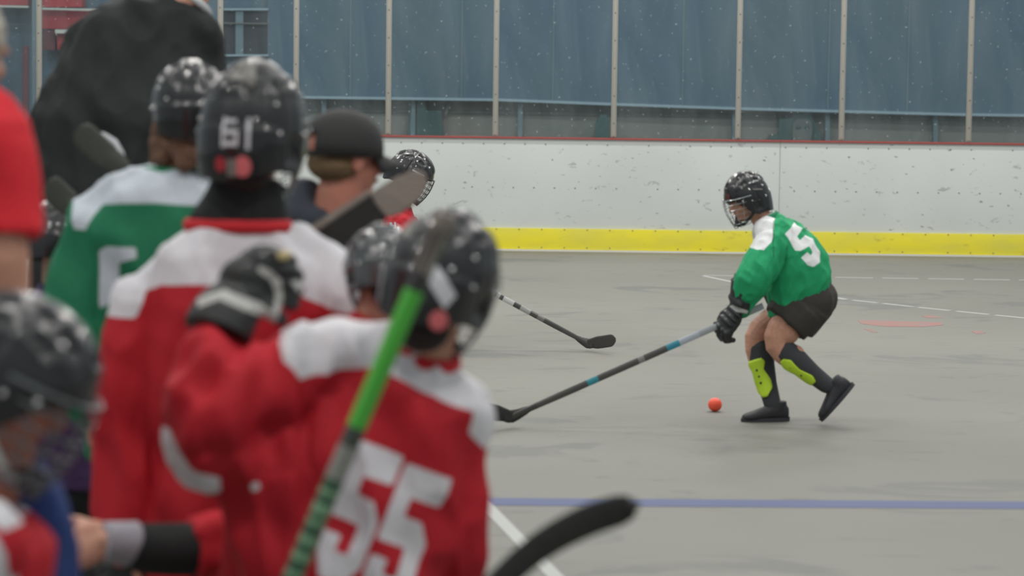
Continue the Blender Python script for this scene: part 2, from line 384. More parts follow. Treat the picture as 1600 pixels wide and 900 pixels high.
# faint vertical seams of the cladding
q = MB()
for px in (548, 722, 865, 1068, 1296, 1420):
    a, c = P(px, -60, 28.19), P(px, 150 + (px - 470) * .024, 28.19)
    q.box((a + c) / 2, (.012, .008, (a - c).length), bev=0)
q.build('cladding_seam', M['pillar'], blue)['kind'] = 'stuff'
q = MB()
for y0 in (174,):
    for x0 in range(430, 1700, 80):
        a, c = P(x0, y0 + (x0 - 600) * .014, YW + .14), P(x0 + 80, y0 + (x0 - 520) * .014, YW + .14)
        q.box((a + c) / 2, ((a - c).length, .03, .03))
tag(q.build('trim_1', M['joint'], smooth=False), kind='structure')
def pil(px, wpx, m, label, name='wall_pillar', cat='pillar', y0=150, Y=28.25, lean=0, grp=None, y1=228):
    o = quadwall([(px - wpx / 2 + lean, y0), (px + wpx / 2 + lean, y0), (px + wpx / 2, y1), (px - wpx / 2, y1)], Y, .12, name, m, loc=P(px, y1, Y)); tag(o, label, cat, grp); return o
pil(645, 8, M['pillar'], 'slim blue grey pillar with dark green board to its right')
pil(813, 7, M['pillar'], 'slim blue grey pillar behind glass left of centre')
pil(1148, 7, M['pillar'], 'slim blue grey pillar beside the post over green player', y1=232)
pil(1293, 7, M['pillar'], 'slim blue grey pillar just right of the wall emblem', y1=232)
pil(1462, 7, M['pillar'], 'slim blue grey pillar behind the spotted glass pane', y1=234)
pil(506, 7, M['pillar'], 'slim blue grey pillar behind the ball cap', y1=228)
o = quadwall([(652, 152), (662, 156), (666, 173), (690, 173), (694, 222), (650, 222)], 28.24, .1, 'green_barrier', M['dark_green'], loc=P(670, 222, 28.24)); tag(o, 'dark green barrier panel beside the blue pillar behind the glass', 'barrier')
o = quadwall([(641, 152), (643, 152), (640, 222), (634, 222)], 28.25, .08, 'edge_board', M['dark_green'], o)
o = quadwall([(702, 155), (706, 155), (697, 184), (694, 178)], 28.28, .06, 'rail', M['joint'], loc=P(700, 180, 28.28)); tag(o, 'short slanted dark rail on the wall behind glass', 'rail')
o = quadwall([(930, 196), (938, 180), (948, 179), (952, 190), (952, 357), (932, 357)], 28.0, .2, 'equipment_bag', M['dark_green'], loc=P(942, 345, 28.0)); tag(o, 'dark green bag standing behind the glass left of a post', 'bag')
e = empty('wall_emblem', P(1245, 225, 28.24), 'dark green painted emblem with a grey patch on the wall', 'emblem')
quadwall([(1217, 186), (1237, 184), (1238, 174), (1243, 171), (1266, 172), (1272, 190), (1282, 204), (1284, 228), (1200, 228), (1202, 211), (1216, 210)], 28.24, .08, 'emblem_board', M['dark_green'], e)
fc = quadwall([(1239, 194), (1244, 187), (1253, 186), (1262, 186), (1268, 190), (1270, 200), (1266, 228), (1240, 228), (1238, 210)], 28.21, .06, 'grey_patch', M['face_grey'], e)
for ex in (1247, 1261):
    q = MB(); q.ell(P(ex, 199, 28.21), (.03, .01, .018), n=2); q.build('dark_mark', M['dark_green'], fc)
# left end: blue cladding with dark opening, white rails and red seats behind the glass
bl = quadwall([(-40, -70), (418, -70), (418, 240), (-40, 240)], 28.27, .1, 'blue_wall_panel', M['blue_wall'], loc=P(200, 240, 28.27)); tag(bl, 'blue grey wall panel behind the red seats and dark window', 'wall panel')
op = quadwall([(345, 17), (418, 17), (418, 86), (345, 86)], 28.22, .08, 'dark_window', M['deep'], loc=P(380, 86, 28.22)); tag(op, 'dark window opening in the blue wall beside a post', 'window')
for yy in (15, 87):
    quadwall([(345, yy - 2), (419, yy - 2), (419, yy + 1), (345, yy + 1)], 28.16, .08, 'window_frame', M['wall_lip'], op)
quadwall([(345, 35), (418, 36), (418, 38), (345, 37)], 28.16, .06, 'glazing_bar', M['joint'], op)
quadwall([(368, 18), (380, 18), (380, 86), (368, 86)], 28.18, .05, 'mullion', M['pillar'], op)
M['seat_red'] = mat('seat_red', (.36, .02, .03), .6, bump=((3, 3, 3), .1), var=(.30, .03, .035)); M['seat_dark'] = mat('seat_dark_red', (.10, .015, .025), .6); M['rail_white'] = mat('rail_white', (.50, .52, .48), .5)
for k, (pts, lb) in enumerate([([(-20, -30), (44, -30), (44, 8), (-20, 8)], 'red seat block at the top left corner'), ([(66, -30), (128, -30), (128, 11), (66, 11)], 'red seat block above the upper white rail'),
                               ([(66, 16), (190, 18), (190, 46), (66, 45)], 'wide red seat block under the upper white rail'), ([(88, 52), (175, 53), (175, 78), (90, 78)], 'red seat block under the lower white rail')]):
    o = quadwall(pts, 28.0, .22, 'seat_block', M['seat_red'], loc=P(pts[3][0], pts[3][1], 28.0)); tag(o, lb, 'seats', 'red stands at the left')
o = quadwall([(67, 47), (86, 47), (86, 78), (67, 78)], 28.01, .2, 'seat_block', M['seat_dark'], loc=P(67, 78, 28.02)); tag(o, 'small dark red seat end beside the post', 'seats', 'red stands at the left')
for pts, lb in (([(66, 12), (160, 14), (200, 15), (200, 18), (160, 17.5), (66, 15)], 'long thin white rail across the red seats'), ([(86, 46), (150, 47), (150, 53), (86, 52)], 'short thick white rail on the lower red seats'), ([(-20, 8), (44, 9), (44, 12), (-20, 11)], 'pale rail under the corner red seats')):
    o = quadwall(pts, 27.9, .08, 'rail', M['rail_white'], loc=P(pts[0][0], pts[0][1], 27.9)); tag(o, lb, 'rail')
o = quadwall([(35, 72), (43, 72), (43, 344), (35, 344)], 27.8, .1, 'dark_post', M['seat_dark'], loc=P(39, 240, 27.8)); tag(o, 'thin dark upright between grey hair and red seats', 'post')
o = quadwall([(50, -60), (56, -60), (56, 344), (50, 344)], 27.9, .1, 'pale_post', M['pillar'], loc=P(53, 240, 27.9)); tag(o, 'pale blue upright just left of the far left glass post', 'post')
# floor lines (thin painted strips)
M['line_white'] = mat('line_white', (.38, .39, .37), .6); M['line_blue'] = mat('line_blue', (.062, .082, .185), .6); M['mark_red'] = mat('mark_red', (.29, .135, .12), .7, var=(.22, .17, .155), bump=((9, 9, 9), .0))
def strip(name, a, c, wd, m, label=None, cat=None, grp=None, z=.0015, parent=None):
    d = (c - a).normalized(); n = Vector((-d.y, d.x, 0)) * wd / 2; q = [a + n, a - n, c - n, c + n]
    v = [Vector((p.x, p.y, 0.0)) for p in q] + [Vector((p.x, p.y, z)) for p in q]
    f = [(4, 5, 6, 7), (0, 1, 5, 4), (1, 2, 6, 5), (2, 3, 7, 6), (3, 0, 4, 7)]
    o = mesh_obj(name, v, f, m, parent, False, None, None if parent is not None else (a + c) / 2)
    if label: tag(o, label, cat, grp)
    return o
def dashes(label, segs, wd, l):
    e = empty('dashed_line', G(*segs[0][:2]), label, 'floor line')
    for (x0, y0, x1, y1) in segs: strip('dash', G(x0, y0), G(x1, y1), wd, l, parent=e)
strip('blue_line', G(600, 783), G(1700, 790.5), .17, M['line_blue'], 'wide blue line painted across the grey floor', 'floor line')
strip('white_line', G(748, 778), G(880, 914), .055, M['line_white'], 'thick white line running from blue line toward the bench', 'floor line', z=.002)
def yl(x): return 430.5 + (x - 1096) * .0145
dashes('nearly level thin white dashed line on the far floor', [(a, yl(a), c, yl(c)) for a, c in ((1098, 1146), (1165, 1222), (1235, 1294), (1305, 1364), (1378, 1435), (1450, 1506), (1522, 1578), (1592, 1640))], .05, M['line_white'])
def yd(x): return 430.5 + (x - 1096) * .205 * (1 - (x - 1096) * .00068)
yd = lambda x: np.interp(x, [1096, 1145, 1300, 1322, 1450, 1600, 1650], [430.5, 441, 464, 468, 482, 497, 502])
dashes('slanting thin white dashed line on the far floor', [(a, yd(a), c, yd(c)) for a, c in ((1100, 1120), (1120, 1148), (1165, 1205), (1215, 1250), (1262, 1290), (1297, 1322), (1332, 1371), (1380, 1427), (1435, 1484), (1495, 1545), (1555, 1640))], .045, M['line_white'])
def smear(pts, lb):
    c = sum((G(x, y) for x, y in pts), Vector()) / len(pts); a = [G(x, y) for x, y in pts]
    n = len(a); v = [Vector((p.x, p.y, 0)) for p in a] + [Vector((p.x, p.y, .0014)) for p in a]
    f = [tuple(range(n, 2 * n))[::-1]] + [(i, (i + 1) % n, (i + 1) % n + n, i + n) for i in range(n)]
    o = mesh_obj('red_scuff', v, f, M['mark_red'], None, False, None, c); tag(o, lb, 'floor mark', 'red scuffs on the floor')
smear([(1340, 500), (1365, 501), (1400, 502), (1470, 504), (1474, 508), (1440, 511), (1380, 510), (1345, 506)], 'largest faint red scuff on the floor right of green player')
smear([(1350, 514), (1362, 515), (1373, 520), (1362, 519)], 'tiny red tick just below the largest red scuff')
smear([(1440, 494), (1456, 493), (1475, 497), (1450, 497)], 'faint red scuff above the largest red scuff')
smear([(1518, 518), (1532, 517), (1540, 521), (1525, 522)], 'faint red scuff nearest the right edge of frame')
# ceiling lamps: housings for the rink lights and the added wall row
M['lamp_housing'] = mat('lamp_housing', (.4, .4, .4), .5)
M['lamp_glow'] = bpy.data.materials.new('lamp_glow'); M['lamp_glow'].use_nodes = True; M['lamp_glow'].node_tree.nodes['Principled BSDF'].inputs['Emission Color'].default_value = (1, .97, .92, 1); M['lamp_glow'].node_tree.nodes['Principled BSDF'].inputs['Emission Strength'].default_value = 3
for (lx, ly, lp) in LAMPS:
    e = empty('ceiling_lamp', (lx, ly, LAMP_Z), 'unseen overhead rectangular lamp for the rink and the far wall', 'lamp', 'arena lamps overhead')
    q = MB(); q.box((lx, ly, LAMP_Z + .04), (1.3, .52, .1), bev=.01); q.build('housing', M['lamp_housing'], e)
    q = MB(); q.box((lx, ly, LAMP_Z + 1.0), (.02, .02, 2.0)); q.build('hanging_rod', M['lamp_housing'], e)
# platform behind the bench for the coach, floor of the bench
q = MB(); q.box((-2.0, 9.0, .14), (2.8, 1.2, .28), bev=.01); tag(q.build('trim_2', M['block'], smooth=False), kind='structure')
PLAT = .28

# ================================================================== FIGURE PARTS
def add_head(bl, c, F, U, s=1.0):
    Mx = frame(F, U); c = Vector(c); g = lambda x, y, z: c + Mx @ Vector((x * s, y * s, z * s))
    bl.ell(g(0, -.012, .028), (.073 * s, .092 * s, .085 * s), Mx)
    bl.ell(g(0, .030, -.030), (.056 * s, .058 * s, .072 * s), Mx)
    bl.ell(g(0, .052, -.082), (.030 * s, .030 * s, .024 * s), Mx)      # chin
    bl.ell(g(0, .020, -.060), (.050 * s, .055 * s, .040 * s), Mx)      # jaw
    bl.tube([g(0, .082, .012), g(0, .100, -.022), g(0, .104, -.030)], [.009 * s, .012 * s, .014 * s], n=8)
    for sx in (-1, 1):
        bl.ell(g(sx * .030, .072, .020), (.024 * s, .014 * s, .008 * s), Mx)      # brow
        bl.ell(g(sx * .036, .066, -.028), (.020 * s, .018 * s, .020 * s), Mx)    # cheek
        bl.ell(g(sx * .014, .094, -.032), (.008 * s, .009 * s, .007 * s), Mx)    # nostril wing
        bl.ell(g(sx * .076, -.005, -.010), (.010 * s, .019 * s, .032 * s), Mx)   # ear
    bl.ell(g(0, .083, -.052), (.022 * s, .010 * s, .006 * s), Mx); bl.ell(g(0, .081, -.063), (.019 * s, .010 * s, .007 * s), Mx)
    return g, Mx
def face_parts(parent, g, Mx, s, F):
    for sx in (-1, 1):
        q = MB(); q.ell(g(sx * .030, .071, .002), (.011 * s,) * 3, Mx, 2); e = q.build('eye', M['eye_white'], parent)
        q = MB(); q.ell(g(sx * .030, .0795, .002), (.0055 * s, .004 * s, .0055 * s), Mx, 2); q.build('iris', M['eye_dark'], e)
        q = MB(); q.tube([g(sx * .014, .088, .020), g(sx * .030, .088, .026), g(sx * .048, .072, .021)], [.003 * s] * 3, n=6); q.build('eyebrow', M['hair_brown'], parent)
    q = MB(); q.tube([g(-.018, .089, -.057), g(0, .0945, -.0565), g(.018, .089, -.057)], [.003 * s, .0055 * s, .003 * s], n=8); q.build('lips', M['lip'], parent)
def add_hand(bl, w, d, n, s, curl=.6, size=1.0, glove=False, spread=1.0):
    """w wrist, d pointing direction, n back-of-hand normal, s thumb side"""
    w, d = Vector(w), Vector(d).normalized(); n = Vector(n); n = (n - d * n.dot(d)).normalized(); s_ = d.cross(n)
    if s_.dot(Vector(s)) < 0: s_ = -s_
    Mx = Matrix(((s_.x, d.x, n.x), (s_.y, d.y, n.y), (s_.z, d.z, n.z)))
    fr = (.0145 if glove else .0085) * size; pt = (.026 if glove else .015) * size; wd = (1.18 if glove else 1) * size
    bl.ell(w + d * .048 * size, (.042 * wd, .056 * size, pt), Mx); bl.ell(w + d * .065 * size, (.042 * wd, .038 * size, pt * .95), Mx)
    bl.ell(w + d * .03 * size + s_ * .028 * size, (.022 * wd, .034 * size, pt * 1.05), Mx)
    for k in range(4):
        b = w + d * (.088 - (.004, 0, .003, .010)[k]) * size + s_ * (.033 - .0215 * k) * wd * spread
        ln = (.070, .079, .074, .058)[k] * size * (1.1 if glove else 1); p = [b - d * .02 * size, b]; a = 0
        for seg, fr_ in ((.46, .5), (.30, .95), (.24, .7)):
            a += curl * fr_; b = b + (d * math.cos(a) - n * math.sin(a)) * ln * seg; p.append(b)
        bl.tube(p, [fr * 1.05, fr * 1.08, fr, fr * .95, fr * .82], n=8)
    b = w + d * .022 * size + s_ * .036 * wd; p = [b]
    for seg, a in ((.040, .15), (.034, curl * .5 + .1), (.027, curl * .9 + .1)):
        b = b + (d * .75 + s_ * (.75 - a * .6) - n * (.25 + a * .6)).normalized() * seg * size; p.append(b)
    bl.tube(p, [fr * 1.35, fr * 1.2, fr * 1.1, fr * .9], n=8)
    return Mx
def glove(parent, w, fore, d, n, s, curl=.9, size=1.0, mask=None, vox=.005):
    """padded hockey glove: flared cuff, rolled back pads, padded fingers"""
    bl = MB(); w = Vector(w); fore = Vector(fore).normalized(); Mx = add_hand(bl, w, d, n, s, curl, size, True)
    n_ = Vector((Mx[0][2], Mx[1][2], Mx[2][2])); d_ = Vector((Mx[0][1], Mx[1][1], Mx[2][1])); s_ = Vector((Mx[0][0], Mx[1][0], Mx[2][0]))
    bl.tube([w - fore * .12 * size, w - fore * .06 * size, w], [(.068 * size, .060 * size), (.056 * size, .050 * size), (.045 * size, .034 * size)], n=20, ref=s_, cap=False)
    for t in (.012, .036, .060): bl.ell(w + d_ * t * size + n_ * .020 * size, (.050 * size, .0115 * size, .016 * size), Mx)
    for k in range(4):
        for t in (.098, .120):
            bl.ell(w + d_ * (t - .012 * curl * (t > .1)) * size + s_ * (.035 - .0235 * k) * 1.15 * size + n_ * (.012 - (t - .098) * curl) * size, (.0125 * size, .011 * size, .012 * size), Mx, 2)
    for t in (-.03, -.075): bl.ell(w - fore * (-t) * size + n_ * .036 * size, (.050 * size, .020 * size, .016 * size), Mx)
    return bl.blob('glove', M['glove'], parent, vox, 2, mask=mask or (lambda co, no: (np.full(len(co), -1.), np.full(len(co), -1.))))
def shoe(parent, ankle, toe_dir, up, size=1.0, m='shoe', vox=.006):
    bl = MB(); Mx = frame(toe_dir, up); a = Vector(ankle); g = lambda x, y, z: a + Mx @ Vector((x * size, y * size, z * size))
    bl.loft([(g(0, -.075, -.055), Mx @ Vector((.030, 0, 0)) * size, Mx @ Vector((0, 0, .034)) * size), (g(0, -.045, -.045), Mx @ Vector((.038, 0, 0)) * size, Mx @ Vector((0, 0, .048)) * size),
             (g(0, 0, -.040), Mx @ Vector((.040, 0, 0)) * size, Mx @ Vector((0, 0, .052)) * size), (g(0, .06, -.055), Mx @ Vector((.042, 0, 0)) * size, Mx @ Vector((0, 0, .038)) * size),
             (g(0, .12, -.066), Mx @ Vector((.048, 0, 0)) * size, Mx @ Vector((0, 0, .027)) * size), (g(0, .165, -.072), Mx @ Vector((.038, 0, 0)) * size, Mx @ Vector((0, 0, .020)) * size),
             (g(0, .182, -.075), Mx @ Vector((.018, 0, 0)) * size, Mx @ Vector((0, 0, .012)) * size)], n=20)
    bl.tube([g(0, -.020, -.03), g(0, -.022, .012)], [(.043 * size, .046 * size), (.040 * size, .046 * size)], n=16, ref=Mx @ Vector((1, 0, 0)), cap=False)
    o = bl.blob('shoe', M[m], parent, vox, 3)
    q = MB(); pts = []
    n = 28
    prof = lambda t: .040 + .009 * math.sin(max(0, t) * math.pi * .9)
    bot, top = [], []
    for i in range(n):
        t = 2 * math.pi * i / n; y = .052 + math.cos(t) * .138; x = math.sin(t) * (.043 + .006 * math.cos(t - .6) * (1 if math.cos(t) > 0 else .2)); bot.append(g(x, y, -.100)); top.append(g(x * 1.03, y * 1.01, -.078))
    q.add(bot + top, [tuple(range(n))[::-1], tuple(range(n, 2 * n))] + [(i, (i + 1) % n, (i + 1) % n + n, i + n) for i in range(n)]); q.build('sole', M['sole'], o)
    q = MB()
    for k in range(5):
        y = .030 + k * .019; z = -.004 - k * .011
        q.tube([g(-.022, y, z - .006), g(0, y + .003, z + .004), g(.022, y, z - .006)], [.0028 * size] * 3, n=6)
    q.build('laces', M['lace'], o)
    return o
def smooth(a, b, x): t = np.clip((x - a) / (b - a), 0, 1); return t * t * (3 - 2 * t)
class Helmet:
    def __init__(s, parent, c, F, U, size=1.0, shell='shell', cage='chrome', cage_on=True, strap='strap', wire=.0024, tall=1.0):
        s.tall = tall; s.c, s.s, s.M = Vector(c), size, frame(F, U); s.parent = parent
        s.root = s._shell(parent, M[shell])
        if cage_on: s._cage(M[cage], wire)
        q = MB()
        for sx in (-1, 1):
            q.tube([s.g(sx * .108, .012, -.04), s.g(sx * .090, .045, -.095), s.g(sx * .045, .085, -.137), s.g(0, .092, -.143)], [(.010, .003)] * 4, n=8, smooth=4, ref=s.M @ Vector((0, 1, 0)))
        q.build('chin_strap', M[strap], s.root)
    def g(s, x, y, z): return s.c + s.M @ Vector((x * s.s, y * s.s, z * s.s))
    def el_low(s, th):   # th 0 front .. pi back
        t = abs(th) / math.pi
        return np.interp(t, [0, .18, .30, .42, .50, .60, .72, .85, 1], [.16, .10, -.10, -.50, -.60, -.56, -.56, -.66, -.72])
    def surf(s, th, el, off=0.0):
        ce, se = math.cos(el), math.sin(el)
        if el < 0: ce = math.cos(el * .55)
        a = .118 * (1 + .02 * math.cos(2 * th)); bk = .142
        x = a * math.sin(th) * ce; y = bk * math.cos(th) * ce; z = (.132 if el > 0 else .160) * se * s.tall
        r = off
        xx = abs(x)
        sm = lambda p, q, v: float(smooth(p, q, v))
        top = sm(.40, .60, el)
        r += .007 * (1 - sm(.026, .034, xx)) * top                           # raised centre ridge
        r += .004 * (sm(.060, .067, xx)) * (1 - sm(.095, .103, xx)) * top     # side ridges
        r -= .005 * math.exp(-((y + .012) / .0045) ** 2)                      # seam of front and back shell
        r += .006 * (1 - sm(-.03, .03, el)) * (1 if abs(th) > 1.9 else 0) * sm(1.9, 2.2, abs(th))
        v = s.vent(x, y, z, th, el); r -= .011 * v
        k = 1 + r / max(.05, math.sqrt(x * x + y * y + z * z))
        return x * k, y * k, z * k, v
    def vent(s, x, y, z, th, el):
        def bx(u, v, cu, cv, hu, hv):
            return float((1 - smooth(hu * .75, hu * 1.15, abs(u - cu))) * (1 - smooth(hv * .75, hv * 1.15, abs(v - cv))))
        if el < 0.45: return bx(abs(th), el, 1.60, -.28, .20, .18)
        ax = abs(x); v = 0
        for (cu, cv, hu, hv) in ((.046, .070, .009, .022), (.046, .015, .009, .017), (.046, -.052, .009, .022), (.046, -.100, .008, .015), (.082, .045, .007, .020), (.082, -.045, .007, .020), (0, .105, .012, .008), (.014, -.075, .006, .018)):
            v = max(v, bx(ax, y, cu, cv, hu, hv))
        return v
    def pt(s, th, el, off=.0): x, y, z, _ = s.surf(th, el, off); return s.g(x, y, z)
    def _shell(s, parent, m):
        NT, NE = 132, 52; V = []; A = []; Fc = []
        for j in range(NE):
            for i in range(NT):
                th = -math.pi + 2 * math.pi * i / NT; lo = float(s.el_low(th)); el = math.pi / 2 * .985 * (1 - j / (NE - 1)) + lo * (j / (NE - 1))
                x, y, z, v = s.surf(th, el); V.append(s.g(x, y, z)); A.append((v - .5) * .02)
        for j in range(NE - 1):
            for i in range(NT):
                k = (i + 1) % NT; Fc.append((j * NT + i, j * NT + k, (j + 1) * NT + k, (j + 1) * NT + i))
        V.append(s.pt(0, math.pi / 2)); A.append(-.01)
        for i in range(NT): Fc.append((len(V) - 1, (i + 1) % NT, i))
        n0 = len(V)       # inner skin and rim
        for q in range(n0):
            d = s.c - V[q]; V.append(V[q] + d.normalized() * (.010 * s.s)); A.append(-.01)
        nf = len(Fc); Fc = [tuple(f[::-1]) for f in Fc]; Fc += [tuple(i + n0 for i in f[::-1]) for f in Fc[:nf]]
        j = (NE - 1) * NT
        for i in range(NT): k = (i + 1) % NT; Fc.append((j + i, j + k, j + k + n0, j + i + n0))
        o = mesh_obj('helmet', V, Fc, m, parent, True, {'m1': A})
        q = MB(); ring = []
        for i in range(NT // 2 + 1):
            th = -math.pi + 2 * math.pi * i / (NT // 2); p = s.pt(th, float(s.el_low(th)) + .01, -.014); ring.append(p)
        q.tube(ring, [(.010, .008)] * len(ring), n=8, cap=False); q.build('padding', M['liner'], o)
        for sx in (-1, 1):
            for th, el in ((.95, .02), (1.35, -.05), (2.05, -.06), (2.5, .1), (2.1, .35)):
                q = MB(); q.ell(s.pt(sx * th, el, .002), (.0055 * s.s,) * 3, n=2); q.build('screw', M['screw'], o)
        return o
    def patch(s, name, m, th, el, w, h, rot=0, round_=False, off=.0035):
        """small sticker that follows the shell"""
        q = MB(); V = []; n = 8; R = .13
        for j in range(n + 1):
            for i in range(n + 1):
                a, b = (i / n - .5), (j / n - .5)
                if round_:
                    r = max(abs(a), abs(b)) * 2; L = math.hypot(a, b) or 1; a, b = a / L * r / 2, b / L * r / 2
                u, v = a * w, b * h; u, v = u * math.cos(rot) - v * math.sin(rot), u * math.sin(rot) + v * math.cos(rot)
                V.append(s.pt(th + u / R / max(.3, math.cos(el)), el + v / R, off))
        q.add(V, [(j * (n + 1) + i, j * (n + 1) + i + 1, (j + 1) * (n + 1) + i + 1, (j + 1) * (n + 1) + i) for j in range(n) for i in range(n)])
        return q.build(name, m, s.root)
    def _cage(s, m, wire=.0024):
        def cp(u, v):   # u -1..1 around the face, v 0 brow .. 1 chin
            ang = u * (1.45 - .25 * v); ax = .112 - .045 * v ** 2; by = .150 + .012 * math.sin(v * 3) - .010 * v
            z = .022 - .165 * v - .012 * (1 - abs(u)) * v
            return s.g(ax * math.sin(ang), .01 + (by - .01) * math.cos(ang) * (1 - .12 * v * v), z)
        q = MB(); r = wire * s.s
        for u in np.linspace(-1, 1, 9): q.tube([cp(u * (1 - .0 * v), v) for v in np.linspace(0, 1, 9)], [r] * 9, n=6, cap=False)
        for v in (.0, .17, .36, .54, .72, .88, 1.0): q.tube([cp(u, v) for u in np.linspace(-1, 1, 19)], [r * (1.5 if v in (0., 1.) else 1)] * 19, n=6, cap=False)
        q.build('cage', m, s.root)
        q = MB(); q.ell(s.g(0, .100, -.136), (.036 * s.s, .022 * s.s, .016 * s.s), s.M); q.build('chin_cup', M['liner'], s.root)
def torso(bl, hem, chest, neck, right, w=(.20, .205, .225), dep=(.14, .145, .15), back=None):
    """jersey trunk loft from the hem to the neck"""
    hem, chest, neck, right = map(Vector, (hem, chest, neck, right)); ax = (neck - hem).normalized(); right = (right - ax * right.dot(ax)).normalized(); fw = ax.cross(right)
    mid = hem.lerp(chest, .5); sh = chest.lerp(neck, .55); st = chest.lerp(neck, .82)
    bl.loft([(hem, right * w[0], fw * dep[0]), (mid, right * w[1], fw * dep[1]), (chest, right * w[2], fw * dep[2]), (sh, right * w[2] * .90, fw * dep[2] * .88), (st, right * w[2] * .52, fw * dep[2] * .66), (neck, right * w[2] * .30, fw * dep[2] * .45)])
def legs(root, bl, pelvis, right, fwd, size=1.0, z0=0.0, pants='black_cloth', knee_bend=.04, sp=.10, dx=(0, 0)):
    """standing legs down to the floor with trousers and shoes"""
    right, fwd, pelvis = Vector(right), Vector(fwd), Vector(pelvis); pb = MB(); ank = []
    pb.ell(pelvis + Vector((0, 0, -.02)), (.17 * size, .13 * size, .14 * size), frame(fwd, (0, 0, 1)))
    for k, sx in enumerate((-1, 1)):
        h = pelvis + right * sx * .085 * size - Vector((0, 0, .04)); a = pelvis + right * sx * sp * size * 1.15 + fwd * dx[k]; a.z = z0 + .105 * size
        kn = h.lerp(a, .5) + fwd * knee_bend
        bl.tube([h, kn, a], [.075 * size, .052 * size, .034 * size], n=14, smooth=4); pb.tube([h, kn, a + Vector((0, 0, .03))], [.098 * size, .075 * size, .058 * size], n=16, smooth=4)
        ank.append(a)
    pb.blob('trousers', M[pants], root, .014, 5, folds=folds_fn(.004))
    for a in ank: shoe(root, a, fwd, (0, 0, 1), size)
def arm(bl, sh, el, wr, r=(.048, .038, .027), s=1.0): bl.tube([sh, el, wr], [q * s for q in r], n=14, smooth=5)
def sleeve(bl, sh, el, wr, r=(.085, .080, .072), s=1.0, end=.95, flat=1.0):
    wr = Vector(el).lerp(Vector(wr), end); bl.tube([sh, el, wr], [(q * s, q * s * flat) for q in r], n=18, smooth=5, cap=True)
def collar(root, neck, ax, right, m, a=.075, b=.06, r=.011):
    neck, ax, right = Vector(neck), Vector(ax).normalized(), Vector(right); right = (right - ax * right.dot(ax)).normalized(); fw = ax.cross(right); q = MB()
    pts = [neck + right * a * math.cos(t) + fw * b * math.sin(t) for t in np.linspace(0, 2 * math.pi, 33)]
    q.tube(pts, [(r * 1.4, r)] * len(pts), n=8, cap=False, ref=ax); return q.build('collar', m, root)
def glyph5(o, u, v):
    G5 = [(0, 0), (1, 0), (1, .22), (.36, .22), (.36, .36), (.75, .36), (1, .50), (1, .84), (.75, 1), (.25, 1), (0, .84), (0, .68), (.36, .68), (.36, .79), (.64, .79), (.64, .57), (0, .57)]
    return [(o[0] + a * u[0] + b * v[0], o[1] + a * u[1] + b * v[1]) for a, b in G5]
def plane_mask(white, digits, Y, front=False, extra=None):
    """signed distance to pattern outlines drawn in the jersey's own upright plane"""
    wp = [pix_poly(p, Y) for p in white]; dp = [pix_poly(p, Y) for p in digits]; ep = [pix_poly(p, Y) for p in (extra or [])]
    def f(co, no):
        x, z = co[:, 0], co[:, 2]; d = np.full(len(co), -1.)
        for p in wp: d = np.maximum(d, poly_sd(p, x, z))
        for p in dp: d = np.maximum(d, np.where(no[:, 1] < .35, poly_sd(p, x, z), -.02))
        if extra is None: return d
        e = np.full(len(co), -1.)
        for p in ep: e = np.maximum(e, np.where(no[:, 1] < .35, poly_sd(p, x, z), -.02))
        return d, e
    return f
def person(loc, label): 
    return empty('person', loc, label, 'person')
Z = Vector((0, 0, 1))
def nape(root, hc, F, U, s, m='hair_dark', low=.10):
    Mx = frame(F, U); q = MB(); q.ell(hc + Mx @ Vector((0, -.035 * s, -.03 * s)), (.082 * s, .070 * s, .080 * s), Mx); q.ell(hc + Mx @ Vector((0, -.040 * s, -low * s)), (.066 * s, .046 * s, .055 * s), Mx)
    return q.blob('hair', M[m], root, .008, 1)

# ================================================================== PLAYERS IN THE FOREGROUND
# --- red player number 55, back to us, leaning right
D = 5.5; root = person((P(600, 700, D).x, D, 0), 'player in red jersey 55 with white yoke and black helmet, back turned')
hc = P(692, 432, 5.42); neck = P(655, 545, 5.5); chest = P(612, 680, 5.5); hem = P(535, 1010, 5.5); rt = (P(700, 722, D) - P(560, 660, D)).normalized()
bd = MB(); add_head(bd, hc, (.35, .93, -.15), (.12, .1, 1), 1.0); bd.tube([hc + Vector((-.01, -.01, -.04)), neck - Z * .05], [.058, .066], n=16)
torso(bd, hem + Z * .1, chest, neck, rt, (.13, .13, .155), (.09, .095, .10))
LS, LE, LW = P(450, 585, 5.45), P(318, 655, 5.36), P(352, 520, 5.50); RS, RE, RW = P(712, 635, 5.5), P(712, 860, 5.5), P(660, 1010, 5.65)
arm(bd, LS, LE, LW); arm(bd, RS, RE, RW); add_hand(bd, RW, (-.2, .6, -.5), (.9, .2, .2), (0, .6, .8), .7)
jb = MB(); torso(jb, hem, chest, neck, rt, (.205, .20, .205), (.155, .15, .145)); sleeve(jb, LS, LE, LW, (.092, .088, .062), end=.82); sleeve(jb, RS, RE, RW, (.073, .066, .06))
jb.tube([P(338, 560, 5.42), P(322, 640, 5.38), P(338, 700, 5.4), P(430, 705, 5.45)], [.055, .078, .088, .10], n=16, smooth=4)
jb.tube([P(452, 572, 5.46), P(540, 562, 5.48), P(620, 582, 5.5), P(700, 626, 5.5)], [.088, .086, .078, .074], smooth=4, n=18)
jb.tube([P(430, 720, 5.45), P(440, 900, 5.5)], [.11, .13], n=16)
yoke = [(421, 505), (443, 565), (476, 596), (527, 583), (572, 578), (637, 606), (734, 649), (730, 680), (755, 712), (775, 700), (800, 500), (600, 470), (450, 480)]
patch1 = [(240, 650), (266, 672), (284, 700), (306, 722), (346, 742), (346, 764), (240, 764)]; dot = [(394, 752), (406, 752), (408, 765), (394, 765)]
R5 = glyph5((635, 722), (68, 28), (-80, 205)); L5 = glyph5((563, 686), (68, 28), (-80, 205))
